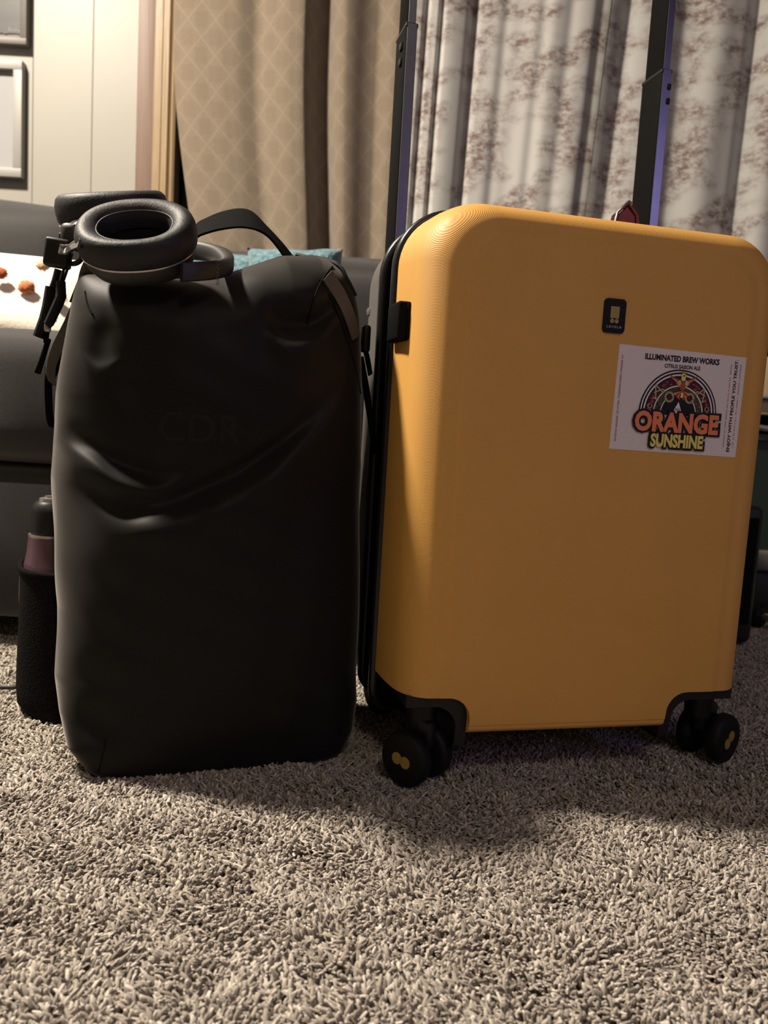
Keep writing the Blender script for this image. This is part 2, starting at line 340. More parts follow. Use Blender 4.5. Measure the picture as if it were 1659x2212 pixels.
for lx in (-1.5, .2):
    for ly in (1.2, 1.9): MB().tube([sl((lx, ly, ZF)), sl((lx, ly, .045))], [.016, .022], 12).build('leg', M['black_plastic'], sofa)
def pillow(name, c, wdt, hgt, th, Mx, mat, noise=0):
    n = 26; V = []; Fs = []
    for sgn in (1, -1):
        b = len(V)
        for i in range(n+1):
            for j in range(n+1):
                a, k = 2*i/n-1, 2*j/n-1; pinch = 1-.05*(1-abs(a*k))*0; r = (1-a**4)*(1-k**4)
                ax = a*(1-.07*(1-k*k)); kz = k*(1-.07*(1-a*a)); yy = -sgn*th/2*max(r, 0)**.55
                V.append(Mx@Vector((ax*wdt/2, yy+noise*math.sin(7*a+3*k)*math.sin(5*k+a), kz*hgt/2))+Vector(c))
        for i in range(n):
            for j in range(n):
                q = b+i*(n+1)+j; Fs.append((q, q+1, q+n+2, q+n+1) if sgn > 0 else (q, q+n+1, q+n+2, q+1))
    mb = MB().add(V, Fs); o = mb.build(name, mat, None, 0)
    bm = bmesh.new(); bm.from_mesh(o.data); bmesh.ops.remove_doubles(bm, verts=bm.verts, dist=1e-5); bmesh.ops.recalc_face_normals(bm, faces=bm.faces); bm.to_mesh(o.data); bm.free()
    o.data.polygons.foreach_set('use_smooth', [True]*len(o.data.polygons)); return o
Rp = Matrix.Rotation(math.radians(-24), 3, 'X')@Matrix.Rotation(math.radians(3), 3, 'Y')
wp = pillow('throw_pillow', (-.80, 1.55, .533), .52, .205, .11, Rp, M['white_cloth'])
tag(wp, 'cream throw pillow with rust and orange pompoms on the grey sofa', 'pillow')
def pom(x, y, mat, r):
    c = at(x, y, 1.49); bm = bmesh.new(); bmesh.ops.create_icosphere(bm, subdivisions=3, radius=r); V = []
    for v in bm.verts:
        d = np.array(v.co); V.append(c+d*np.array([1.1, .55, .86])*(1+.16*math.sin(900*d[0]+3*x)*math.sin(800*d[2]+y)+.1*random.uniform(-1, 1)))
    bm.verts.index_update(); Fs = [[v.index for v in f.verts] for f in bm.faces]; bm.free(); MB().add(V, Fs).build('pompom', mat, wp, 90)
pom(0, 590, M['pom_rust'], .0125); pom(57, 620, M['pom_orange'], .0135); pom(35, 682, M['pom_rust'], .0130); pom(93, 573, M['pom_peach'], .0115)
pom(-40, 660, M['pom_orange'], .013); pom(125, 640, M['pom_rust'], .013); pom(110, 690, M['pom_peach'], .012)
c = at(455, 640, 1.70); tp = pillow('throw_pillow', c, .26, .20, .12, Matrix.Rotation(math.radians(-14), 3, 'X')@Matrix.Rotation(math.radians(6), 3, 'Y'), M['teal'], .003)
tag(tp, 'teal plush pillow on the sofa showing beside the headband', 'pillow')
c = at(636, 636, 1.54); tp2 = pillow('throw_pillow', c, .18, .18, .09, Matrix.Rotation(math.radians(-12), 3, 'X')@Matrix.Rotation(math.radians(-3), 3, 'Y'), M['teal'], .003)
tag(tp2, 'pale teal plush pillow with its corner above the backpack shoulder', 'pillow')

# ------------------------------------------------------------------ curtains and rod
def curtain(name, fold, xl, xr, zb, zt, mat, y0, th=.0022):
    n = 260; zs = np.linspace(zb, zt, 30); rings = []; U = []
    for z in zs:
        row = []; sacc = 0; prev = None; t = np.linspace(0, 1, n); q = (z-zb)/(zt-zb)
        X = xl(z)+(xr(z)-xl(z))*t; Y = y0-fold(t, q)
        ds = np.hypot(np.diff(X), np.diff(Y)); sacc = np.concatenate([[0], np.cumsum(ds)])
        rings.append((X, Y, z, sacc))
    V = []; UV = []
    for off in (0, th):
        for X, Y, z, s in rings:
            for i in range(n): V.append((X[i], Y[i]+off, z)); UV.append((s[i], z))
    R = len(zs); Fs = []
    for k in range(2):
        b = k*R*n
        for r in range(R-1):
            for i in range(n-1):
                q = b+r*n+i; f = (q, q+1, q+n+1, q+n); Fs.append(f if k == 0 else f[::-1])
    for r in range(R-1):
        for i in (0, n-1):
            q = r*n+i; Fs.append((q, q+n, q+n+R*n, q+R*n))
    mb = MB(); mb.v = V; mb.f = Fs; mb.uv = UV; return mb.build(name, mat, None, 80)
YC = 2.06
def gs(t, c, s): return np.exp(-((t-c)/s)**2)
def fold_tan(t, q):
    K = np.array([(0, 0), (.10, .010), (.20, .014), (.27, .006), (.35, -.020), (.40, -.002), (.48, .020), (.55, .024), (.575, .016), (.60, -.045), (.66, -.052), (.685, -.004), (.72, .014), (.76, .010), (.83, -.014), (.90, -.022), (.93, .0), (.97, .012), (1, .008)])
    x = np.clip(t-.035*(1-q)*sstep(t, .1, .5)*(1-sstep(t, .8, 1)), 0, 1); f = np.interp(x, K[:, 0], K[:, 1]); g = np.ones(13)/13
    return np.convolve(np.pad(f, 6, mode='edge'), g, 'valid')+.004*np.sin(17*t+3*q)
ct = curtain('tan_curtain', fold_tan, lambda z: -.575+.085*sstep(1.25-z, 0, .75), lambda z: -.022+0*z, .45, 2.1, M['damask'], YC)
tag(ct, 'tan damask curtain with a diamond lattice hanging behind the backpack', 'curtain')
def fold_toile(t, q):
    f = .004*np.cos(2*math.pi*(t*4.2+.2))
    for c, s, a in ((.055, .012, .017), (.135, .012, .018), (.305, .024, .026), (.47, .03, .005), (.66, .035, .009), (.80, .03, .004), (.95, .03, .006)): f = f-a*gs(t, c, s)
    return f+.012*np.sin(9*t+2*q)
tA = curtain('toile_curtain', fold_toile, lambda z: .008-.012*(1.4-z), lambda z: .478-.045*(1.4-z), .45, 2.1, M['toile'], YC-.01)
tag(tA, 'white toile curtain with dusty red scenes between the suitcase poles', 'curtain', 'toile curtain panels')
def fold_toile2(t, q):
    f = .010*np.cos(2*math.pi*(t*3.1+.2))
    for c, s, a in ((.10, .04, .012), (.80, .05, .030), (.42, .1, .008)): f = f-a*gs(t, c, s)
    return f+.010*np.sin(7*t+3*q)
tB = curtain('toile_curtain', fold_toile2, lambda z: .470-.045*(1.4-z), lambda z: .915+.0*z, .45, 2.1, M['toile'], YC-.035)
tag(tB, 'white toile curtain with dusty red scenes right of the right pole', 'curtain', 'toile curtain panels')
rod = MB().tube([(-.75, YC-.01, 2.13), (1.1, YC-.01, 2.13)], .012, 16).build('curtain_rod', M['dark_metal']); tag(rod, 'dark rod the tan and toile curtains hang from', 'curtain rod')
for xx in (-.72, .24, 1.07): MB().box((xx, YC+.05, 2.13), (.016, .12, .02)).build('bracket', M['dark_metal'], rod)

# ------------------------------------------------------------------ framed pictures on the panelling
def picture(name, px, y_top, y_bot, wdt, fw, mat, label, dark):
    r = at(px[1], y_bot, YW-.02); t = at(px[0], y_top, YW-.02); x1 = r[0]; z0 = r[2]; z1 = t[2]; x0 = x1-wdt
    root = empty(name, ((x0+x1)/2, YW, z0)); tag(root, label, 'picture')
    o = np.array([(x0+x1)/2, YW, z0]); W2, H = wdt/2, z1-z0
    for k, (c, d) in enumerate((((0, -.012, fw/2), (wdt, .024, fw)), ((0, -.012, H-fw/2), (wdt, .024, fw)), ((-W2+fw/2, -.012, H/2), (fw, .024, H-2*fw)), ((W2-fw/2, -.012, H/2), (fw, .024, H-2*fw)))):
        MB().rbox(c, d, .0015, 2).build('frame_rail', mat, root)
    if dark:
        MB().box((0, -.005, H/2), (wdt-2*fw+.004, .008, H-2*fw+.004)).build('mount', M['frame_grey'], root, 0)
        e = []; aw, a0, a1 = W2-fw-.002, fw+.013, H-fw-.013                       # deckle-edged print
        for i in range(60): e.append((-aw+2*aw*i/60, a0+.0016*random.uniform(-1, 1)))
        for i in range(60): e.append((aw+.0016*random.uniform(-1, 1), a0+(a1-a0)*i/60))
        for i in range(60): e.append((aw-2*aw*i/60, a1+.0016*random.uniform(-1, 1)))
        for i in range(60): e.append((-aw+.0016*random.uniform(-1, 1), a1-(a1-a0)*i/60))
        art = MB().prism(e, -.0115, -.0092).build('print', M['artwork'], root, 0)
        sg = MB(); bx = aw-.030
        for k in range(4):
            hh = (.009, .004, .004, .008)[k]; sg.tube([(bx+k*.0055, -.0118, a0+.006), (bx+k*.0055+.001, -.0118, a0+.006+hh)], .0006, 5)
        sg.tube(smooth_path([(bx+.020, -.0118, a0+.007), (bx+.023, -.0118, a0+.008), (bx+.026, -.0118, a0+.006), (bx+.028, -.0118, a0+.007)], 4), .0005, 5)
        sg.build('signature', M['white_ink'], art)
    else:
        MB().box((0, -.005, H/2), (wdt-2*fw+.004, .006, H-2*fw+.004)).build('mount', M['mat_board'], root, 0)
        MB().box((-.013, -.0086, H*.52), (wdt-2*fw-.068, .0012, H*.50)).build('print', M['ink_grey'], root, 0)
    return root
picture('framed_print', (64, 58), -330, 98, .30, .0165, M['frame_grey'], 'grey framed dark print with torn edges, upper of two on panelling', True)
picture('framed_print', (45, 47), 131, 384, .22, .0225, M['frame_white'], 'white framed matted print, lower of two on the cream panelling', False)

# ------------------------------------------------------------------ suitcase
CYAW = .2415; CO = (.0212, .7213, 0)
case = empty('suitcase', CO, CYAW); tag(case, 'yellow ribbed hard shell suitcase with a grey back half standing on the carpet', 'suitcase')
W, H, ZB = .381, .553, .047
def shell(v_list, z0=ZB):                           # (v, inset) list; rounded rectangle cross sections
    rings = []
    for v, ins in v_list:
        r = max(.058-ins*.45, .02)
        rings.append([(a, v, b) for a, b in rrect(ins, W-ins, z0+ins*.35, H-ins*.72, [.02, .02, r, r], 12)])
    return rings
vl = [(.088, 0), (.06, .0015), (.045, .003)]
vl += [(.042*(1-math.sin(a)), .004+.032*(1-math.cos(a))) for a in np.linspace(.12, math.pi/2, 14)]
vl += [(0, .043), (-.0009, .0448), (-.0011, .050), (-.0012, .09)]
fs = MB().loft(shell(vl)).build('front_shell', M['yellow'], case, 40)
def notch_poly(left, off=0):                        # wheel-well outline in u,z
    P = []; a = .0735-off if left else W-.0975+off; zt = .0905-off; r = .022
    sg = 1 if left else -1; e = -.05 if left else W+.05
    P.append((e, zt)); P += [(a-sg*r+sg*r*math.sin(q), zt-r+r*math.cos(q)) for q in np.linspace(0, math.pi/2, 10)]
    if not left: P += [(a-.004*q, zt-r-(zt-r-.012)*q) for q in (.5, 1)]
    else: P += [(a-.002*q, zt-r-(zt-r-.012)*q) for q in (.5, 1)]
    P += [(e, .012)]
    return P
def cut(target, poly, v0, v1):
    c = MB().prism(poly, v0, v1).build('cutter', M['black_plastic'], None, 0); c.matrix_world = target.parent.matrix_world.copy() if False else Matrix.Translation(CO)@Matrix.Rotation(CYAW, 4, 'Z')
    b = target.modifiers.new('b', 'BOOLEAN'); b.operation = 'DIFFERENCE'; b.object = c; b.solver = 'EXACT'
    bpy.context.view_layer.update(); dg = bpy.context.evaluated_depsgraph_get()
    me = bpy.data.meshes.new_from_object(target.evaluated_get(dg)); target.modifiers.clear(); old = target.data; target.data = me; me.name = old.name
    bpy.data.objects.remove(c)
for lf in (True, False): cut(fs, notch_poly(lf), -.05, .30)
fs.data.polygons.foreach_set('use_smooth', [True]*len(fs.data.polygons)); fs.data.set_sharp_from_angle(angle=math.radians(40))
def rim(name, v, ins, r, mat, z0=ZB):               # piping that runs round the case
    P = [(a, v, b) for a, b in rrect(ins, W-ins, z0+.003, H-ins, [.02, .02, .056, .056], 12)]; P.append(P[0]); return MB().tube(P, r, 10, False).build(name, mat, case, 60)
rim('piping', .0945, .0005, .0055, M['gloss_black']); rim('piping', .104, .003, .005, M['black_plastic'])
MB().loft([[(a, v, b) for a, b in rrect(.006, W-.006, ZB+.004, H-.006, [.02, .02, .052, .052], 10)] for v in (.085, .16)]).build('zip_tape', M['webbing'], case, 40)
tt = MB(); path = rrect(.005, W-.005, ZB+.004, H-.005, [.02, .02, .052, .052], 60)
for vz in (.116, .1215):                            # zipper teeth on the visible left side and top
    acc = 0; last = None
    for i, (a, b) in enumerate(path):
        pass
    seg = []
    for i in range(len(path)):
        (a, b), (c_, d_) = path[i], path[(i+1) % len(path)]; L = math.hypot(c_-a, d_-b); k = max(1, int(L/.0026))
        for j in range(k): seg.append((a+(c_-a)*j/k, b+(d_-b)*j/k))
    for a, b in seg:
        if a < .06 and b > .1 or b > H-.02: tt.box((a, vz, b), (.0026, .0032, .0013))
zt_ = tag(tt.build('zip_teeth', M['gloss_black'], case, 0), kind='stuff')
rim('rear_piping', .150, .001, .0058, M['gloss_black'])
rl = [(.155, 0), (.205, .0005), (.222, .002)]+[(.225+.040*math.sin(a), .003+.034*(1-math.cos(a))) for a in np.linspace(.15, math.pi/2, 10)]+[(.265, .08)]
rs = MB().loft(shell(rl)).build('rear_shell', M['rear_shell'], case, 40); tag(rs, 'grey rear half')
for lf in (True, False): cut(rs, notch_poly(lf), -.05, .35)
rs.data.polygons.foreach_set('use_smooth', [True]*len(rs.data.polygons)); rs.data.set_sharp_from_angle(angle=math.radians(40))
MB().rbox((.004, .222, .470), (.008, .018, .010), .003, 2).build('side_foot', M['rear_shell'], case)
# combination lock
lk = MB().rbox((.0005, .066, .4405), (.018, .042, .036), .003, 3).build('combination_lock', M['pole_black'], case)
MB().rbox((.0050, .0455, .4405), (.010, .005, .0345), .002, 2).build('lock_cap', M['pole_black'], lk)
# corner guards, wheel housings
for lf in (True, False):
    o_, i_ = notch_poly(lf), notch_poly(lf, .011); o_, i_ = o_[1:-1], i_[1:-1]
    edge = .012 if lf else W-.017; o_[0] = (o_[0][0], o_[0][1]); O = [(edge, o_[0][1])]+o_; I = [(edge, i_[0][1])]+i_
    O[-1] = (O[-1][0], .040); I[-1] = (I[-1][0], .042)
    O = [(a, min(b, .0907)) for a, b in O]; mb = MB()
    mb.loft([[(O[k][0], .007, O[k][1]), (O[k][0], .243, O[k][1]), (I[k][0], .243, I[k][1]), (I[k][0], .007, I[k][1])] for k in range(len(O))])
    mb.build('corner_guard', M['black_plastic'], case, 40)
def wheel_at(u, v, dots, cyaw, off, rest=0):
    rt = bpy.data.objects.new('caster', None); COL.objects.link(rt); rt.parent = case; rt.location = (u, v, 0); rt.empty_display_size = .01
    mx = Matrix.Rotation(cyaw, 3, 'Z'); mb = MB(); c = Vector(off)
    mb.tube([(0, 0, .088), (0, 0, .050)], [.017, .014], 16)
    mb.rbox(Vector((c.x*.6, c.y*.6, .047)), (.016, .034, .030), .006, 2, mx); mb.build('fork', M['black_plastic'], rt)
    R_ = .0268; T_ = .0165
    for sgn in (1, -1):
        prof = [(.004, -T_/2), (R_*.82, -T_/2), (R_*.93, -T_/2+.001), (R_, -T_/2+.004), (R_, T_/2-.004), (R_*.93, T_/2-.001), (R_*.82, T_/2), (.004, T_/2)]
        cx = c+mx@Vector((sgn*.0165, 0, 0)); ax = mx@Matrix.Rotation(math.pi/2, 3, 'Y')
        wd = MB().lathe(prof, (cx.x, cx.y, R_-.001), 36, ax).build('wheel', M['rubber'], rt, 40)
        face = 1 if (sgn > 0) == dots[0] else 0
        dm = MB()
        for k in (-1, 1):
            dd = Matrix.Rotation(dots[1], 3, 'X')@Vector((0, k*.0052, 0)); p = c+mx@Vector((sgn*(.0165+T_/2-.0006), dd.y, dd.z))
            dm.lathe([(.0002, 0), (.0058, 0), (.0058, .0012), (.0002, .0012)], (p.x, p.y, p.z+R_-.001), 20, mx@Matrix.Rotation(math.pi/2*sgn, 3, 'Y'))
        dm.build('hub_logo', M['hub_yellow'], wd)
    return rt
wheel_at(.036, .034, (False, .15), math.radians(49)-CYAW, (-.004, -.008, 0))
wheel_at(.352, .042, (True, .75), math.radians(-50)-CYAW, (.020, .006, 0))
wheel_at(.045, .205, (True, .3), .4, (.008, .01, 0)); wheel_at(.335, .205, (True, .3), 2.2, (.008, -.01, 0))
# telescopic poles and grip
E0 = .0335
for u0 in (.0260, W-.0365):
    pl = MB().rbox((u0+.0065, .220+.023, .634), (.0135, .045, .304), .002, 2).build('outer_pole', M['pole_black'], case)
    MB().rbox((u0+.0068, .2205, .634), (.0115, .0012, .3035), .0005, 1).build('reflect_strip', M['anodised'], pl)  # added strip that catches the violet reflection on the pole front
    z1 = .786
    ip_ = MB().rbox((u0+.0065, .220+.023, .91), (.0105, .039, .26), .0018, 2).build('inner_pole', M['pole_black'], case)
    MB().rbox((u0+.0068, .2233, .91), (.0088, .0012, .259), .0005, 1).build('reflect_strip', M['anodised'], ip_)  # same added reflecting strip on the inner pole
    MB().rbox((u0+.0065, .220+.023, z1-.002), (.0145, .046, .005), .001, 1).build('pole_collar', M['black_plastic'], pl)
    for zz in (.766, .7495):
        left = u0 < .1
        MB().rbox((u0-.0006, .236, zz) if left else (u0+.0105, .2205, zz), (.004, .010, .0075) if left else (.005, .004, .0075), .0012, 2).build('pole_button', M['black_plastic'], pl)
MB().rbox((W/2-.005, .243, 1.045), (W-.035, .036, .030), .010, 3).build('grip', M['black_plastic'], case)
hp = smooth_path([(W/2-.06, .170, H-.002), (W/2-.05, .170, H+.005), (W/2, .170, H+.006), (W/2+.05, .170, H+.005), (W/2+.06, .170, H-.002)], 6)
MB().ribbon(hp, [np.array(p)+np.array([0, .026, 0]) for p in hp], .004).build('carry_handle', M['black_plastic'], case)
# badge, sticker -------------------------------------------------------------
def text(body, h_, bold=0, sx=1.0, spacing=1.0):
    cu = bpy.data.curves.new('t', 'FONT'); cu.body = body; cu.align_x = 'CENTER'; cu.align_y = 'CENTER'; cu.size = 1; cu.offset = bold; cu.space_character = spacing; cu.resolution_u = 3
    o = bpy.data.objects.new('t', cu); COL.objects.link(o); bpy.context.view_layer.update()
    me = bpy.data.meshes.new_from_object(o.evaluated_get(bpy.context.evaluated_depsgraph_get())); bpy.data.objects.remove(o)
    V = np.array([v.co for v in me.vertices]); Fs = [tuple(p.vertices) for p in me.polygons]
    mn, mx = V.min(0), V.max(0); k = h_/(mx[1]-mn[1]); V = (V-(mn+mx)/2)*k; V[:, 0] *= sx; return V[:, :2], Fs
def put(mb, P, Fs, c, y, rot=0, width=None):        # flat print in u,z on the plane v = y
    P = np.array(P)
    if width: P = P*np.array([width/np.ptp(P[:, 0]), 1])
    cs, sn = math.cos(rot), math.sin(rot); mb.add([(c[0]+a*cs-b*sn, y, c[1]+a*sn+b*cs) for a, b in P], Fs); return mb
def disc(mb, c, r, y, n=20, r0=0, a0=0, a1=2*math.pi, sq=1):
    A = np.linspace(a0, a1, n+1)
    if r0 == 0: mb.add([(c[0], y, c[1])]+[(c[0]+r*math.cos(q), y, c[1]+r*math.sin(q)*sq) for q in A], [(0, i+1, i+2) for i in range(n)])
    else: mb.add([(c[0]+k*math.cos(q), y, c[1]+k*math.sin(q)*sq) for q in A for k in (r0, r)], [(2*i, 2*i+1, 2*i+3, 2*i+2) for i in range(n)])
    return mb
def poly(mb, P, y): return mb.add([(a, y, b) for a, b in P], [tuple(range(len(P)))])
FV = -.0012
BU, BZ = .1872, .4555
bp = MB().prism(rrect(BU-.0112, BU+.0112, BZ-.0157, BZ+.0157, .004, 6), FV-.0016, FV+.002).build('badge', M['badge_black'], case, 30)
lg = MB(); y = FV-.0018; poly(lg, [(BU-.0045, BZ-.0020), (BU+.0045, BZ-.0020), (BU+.0045, BZ+.0086), (BU-.0045, BZ+.0086)], y)
for sx in (-1, 1): disc(lg, (BU+sx*.00235, BZ-.0047), .0021, y, 24)
poly(lg, [(BU-.003, BZ-.0032), (BU-.0016, BZ-.0032), (BU-.0016, BZ-.0018), (BU-.003, BZ-.0018)], y); poly(lg, [(BU+.0016, BZ-.0032), (BU+.003, BZ-.0032), (BU+.003, BZ-.0018), (BU+.0016, BZ-.0018)], y)
lg.build('emblem', M['hub_yellow'], bp, 0)
P, Fs = text('LEVEL8', .0021, .01, 1, 1.25); put(MB(), P, Fs, (BU, BZ-.0100), y, 0, .0150).build('lettering', M['thread'], bp, 0)
# sticker: local frame s0 (left-bottom) with a slight tilt
stk = empty('beer_label_sticker', tuple(Matrix.Translation(CO)@Matrix.Rotation(CYAW, 4, 'Z')@Vector((.194, FV, .333))), CYAW)
tag(stk, 'white beer label sticker lettered orange sunshine stuck on the yellow suitcase front', 'sticker')
SW, SH = .1385, .0965; K = SW/275.                 # sticker drawn in photo units: 275 wide, 192 high
def sp(x, y): return (x*K, y*K)
pap = MB().prism([sp(0, -1), sp(275, -5), sp(277, 189), sp(3, 194)], -.0004, .0).build('paper', INK['paper'], stk, 0)
L1, L2, L3, L4, L5 = -.0006, -.0008, -.0010, -.0012, -.0014
def words(name, body, c, h_, wdt, col, y, bold=.02, rot=0):
    P, Fs = text(body, h_*K, bold); put(MB(), P, Fs, sp(*c), y, rot, wdt*K).build(name, INK[col], stk, 0)
words('lettering', 'ILLUMINATED BREW WORKS', (138, 175.5), 11.5, 160, 'black', L1, .042)
words('lettering', 'CITRUS SAISON ALE', (139, 161), 7.5, 77, 'black', L1, .028)
words('lettering', 'ENJOY WITH PEOPLE YOU TRUST.', (257, 94), 8.5, 178, 'black', L1, .03, math.pi/2)
fp = MB()
for xx in (10, 11.5, 245, 266):                     # columns of tiny print
    for k in range(70):
        if random.random() < .8: poly(fp, [sp(xx-1.2, 14+k*2.3), sp(xx+1.2, 14+k*2.3), sp(xx+1.2, 15+k*2.3), sp(xx-1.2, 15+k*2.3)], L1)
tag(fp.build('fine_print', INK['red'], stk, 0), kind='stuff')
ac = (138, 72); C_ = sp(*ac)
bk = MB(); A0, A1 = -.12, math.pi+.12
disc(bk, C_, 84*K, L1, 60, 0, A0, A1); bk.build('arch_ground', INK['black'], stk, 0)
wh = MB()
for r1, r0 in ((81, 78.5), (75, 72), (54, 51.5), (39, 37)): disc(wh, C_, r1*K, L2, 60, r0*K, 0, math.pi)
bk.build; wh.build('arch_rings', INK['white'], stk, 0)
mr = MB(); disc(mr, C_, 70*K, L2, 60, 55*K, 0, math.pi); mr.build('arch_band', INK['maroon'], stk, 0)
ol = MB(); disc(ol, C_, 50.5*K, L2, 60, 40*K, 0, math.pi); ol.build('arch_band', INK['olive'], stk, 0)
orn = {k: MB() for k in ('pink', 'green', 'cream', 'red', 'white', 'yellow', 'orange', 'maroon', 'black')}
rr = random.Random(4)
for i in range(46):
    a = rr.uniform(.1, math.pi-.1); r = rr.choice((rr.uniform(57, 69), rr.uniform(42, 49))); p = (ac[0]+r*math.cos(a), ac[1]+r*math.sin(a)); k = rr.choice(('green', 'pink', 'red', 'green', 'maroon'))
    disc(orn[k], sp(*p), rr.uniform(1.5, 4)*K, L3, 6, 0, 0, 6.3, rr.uniform(.4, 1))
for a in (.35, 1.02, math.pi-1.02, math.pi-.35):    # pink dancers and lettered signs round the band
    p = np.array((ac[0]+63*math.cos(a), ac[1]+63*math.sin(a))); t = np.array((-math.sin(a), math.cos(a)))
    for k in range(5): disc(orn['pink'], sp(*(p+t*(k-2)*3.0+np.array((rr.uniform(-2, 2), rr.uniform(-2, 2))))), (3.2, 2.2, 3.4, 2, 2.6)[k]*K, L4, 8, 0, 0, 6.3, .6)
for a in (.70, math.pi-.70):
    sgn = 1 if a < 1.5 else -1; p = np.array((ac[0]+62*math.cos(a), ac[1]+62*math.sin(a)))
    def st(x0, y0, x1, y1):
        d = np.array((x1-x0, y1-y0), float); n_ = np.array((-d[1], d[0]))/np.linalg.norm(d)*1.1
        q0 = p+np.array((x0*sgn, y0)); q1 = p+np.array((x1*sgn, y1)); n_ = n_*np.array((sgn, 1)); poly(orn['cream'], [sp(*(q0-n_)), sp(*(q1-n_)), sp(*(q1+n_)), sp(*(q0+n_))], L4)
    st(6, 12, -12, -2); st(6, 12, 3, -14); st(-12, -2, -14, 3); st(-14, 3, -8, 5); st(-5, 3, 8, -3); st(3, -14, -3, -17); st(3, -14, 9, -12)
for a in (.20, math.pi-.20):
    p = np.array((ac[0]+63*math.cos(a), ac[1]+62*math.sin(a))); disc(orn['cream'], sp(*p), 5*K, L4, 12, 3.6*K); disc(orn['cream'], sp(p[0], p[1]-9), 3.4*K, L4, 10, 2.2*K)
for a in (.50, math.pi-.50, .1, math.pi-.1):
    disc(orn['pink'], sp(ac[0]+65*math.cos(a), ac[1]+65*math.sin(a)), 2.6*K, L4, 12, 1.4*K)
for sx in (-1, 1):                                  # sunflowers
    p = (ac[0]+sx*22, ac[1]+31)
    for k in range(16):
        a = k*2*math.pi/16; d = np.array((math.cos(a), math.sin(a))); n_ = np.array((-d[1], d[0])); q = np.array(p)
        poly(orn['cream'], [sp(*(q+d*6.5-n_*.9)), sp(*(q+d*9-n_*1.4)), sp(*(q+d*11.5)), sp(*(q+d*9+n_*1.4)), sp(*(q+d*6.5+n_*.9))], L4)
    disc(orn['maroon'], sp(*p), 6*K, L4, 16)
bx, by = ac[0]+4, ac[1]+66                          # bird with spread wings
for sx in (-1, 1):
    for k in range(4): poly(orn['red' if k % 2 == 0 else 'orange'], [sp(bx+sx*3, by-4-k*3), sp(bx+sx*(34-k*6), by+9-k*5.5), sp(bx+sx*(30-k*6), by+5.5-k*5.5), sp(bx+sx*4, by-7.5-k*3)], L4-.0001*k)
    for k in range(4): poly(orn['orange' if k % 2 else 'red'], [sp(bx+sx*1, by-22), sp(bx+sx*(3+k*4.2), by-40+k*3), sp(bx+sx*(6+k*4.2), by-38+k*3.6)], L4-.0001*k)
    poly(orn['cream'], [sp(bx+sx*6, by-1), sp(bx+sx*13, by-6), sp(bx+sx*9, by-12), sp(bx+sx*4, by-10)], L5-.0003)
poly(orn['red'], [sp(bx-5, by-4), sp(bx+5, by-4), sp(bx+5, by-19), sp(bx, by-25), sp(bx-5, by-19)], L5-.0002)
poly(orn['yellow'], [sp(bx-4, by-3), sp(bx+4, by-3), sp(bx+5, by+6), sp(bx+3, by+11), sp(bx-3, by+11), sp(bx-5, by+6)], L5-.0003); poly(orn['yellow'], [sp(bx+2, by+10), sp(bx+9, by+7), sp(bx+9, by+4), sp(bx+3, by+6)], L5-.0003)
poly(orn['yellow'], [sp(bx-1.6, by-25), sp(bx+1.6, by-25), sp(bx+3, by-35), sp(bx-3, by-35)], L5-.0003); disc(orn['black'], sp(bx+.5, by+6.5), 1.7*K, L5-.0005, 10)
for k in range(-3, 4): poly(orn['red'], [sp(bx+k*1.8-.9, by+11), sp(bx+k*3.0, by+18-abs(k)), sp(bx+k*1.8+.9, by+11)], L5)
poly(orn['black'], [sp(ac[0]-34, ac[1]-2), sp(ac[0]+34, ac[1]-2), sp(ac[0]+26, ac[1]+20), sp(ac[0]+9, ac[1]+43), sp(ac[0]-7, ac[1]+43), sp(ac[0]-26, ac[1]+20)], L2-.0001)
poly(orn['white'], [sp(ac[0]-13, ac[1]+1), sp(ac[0]+8, ac[1]+1), sp(ac[0]-1, ac[1]+23)], L4)   # eye in a triangle
disc(orn['black'], sp(ac[0]-2, ac[1]+8.5), 5*K, L5, 16, 0, 0, 6.3, .6); disc(orn['white'], sp(ac[0]-2, ac[1]+8.5), 3.6*K, L5-.0001, 14, 2.2*K, 0, 6.3, .75); disc(orn['white'], sp(ac[0]-2, ac[1]+8.5), 1*K, L5-.0001, 8)
for k, mbx in orn.items(): mbx.build('ornament', INK[k], stk, 0)
words('lettering_outline', 'ORANGE', (137, 55), 47, 192, 'black', L5-.0005, .15); words('lettering', 'ORANGE', (137, 55), 39, 181, 'orange', L5-.0008, .045)
words('lettering_outline', 'SUNSHINE', (140, 20), 34, 124, 'black', L5-.0006, .17); words('lettering', 'SUNSHINE', (140, 20), 26, 114, 'yellow', L5-.0009, .045)
# red tag peeping over the top edge
tg = empty('luggage_tag', tuple(Matrix.Translation(CO)@Matrix.Rotation(CYAW, 4, 'Z')@Vector((.290, .182, H+.001))), CYAW)
tag(tg, 'small folded red luggage tag standing on top of the yellow suitcase', 'luggage tag')
MB().ribbon([(-.020, -.006, .0), (-.013, -.007, .046), (.0, -.007, .0585), (.013, -.006, .047), (.021, -.006, .0)], [(-.018, .010, .0), (-.010, .009, .046), (.002, .009, .057), (.014, .009, .046), (.022, .009, 0)], .003).build('flap', M['red_cloth'], tg)
MB().prism([(-.014, .001), (-.010, .044), (.0, .054), (.010, .045), (.015, .001)], -.005, .003).build('pouch', M['red_cloth'], tg, 0)
MB().tube([(-.0215, -.009, .006), (-.0145, -.0085, .0465), (.0, -.0085, .0600), (.004, -.0085, .0575)], .0015, 8).build('edge_trim', M['satin_silver'], tg)

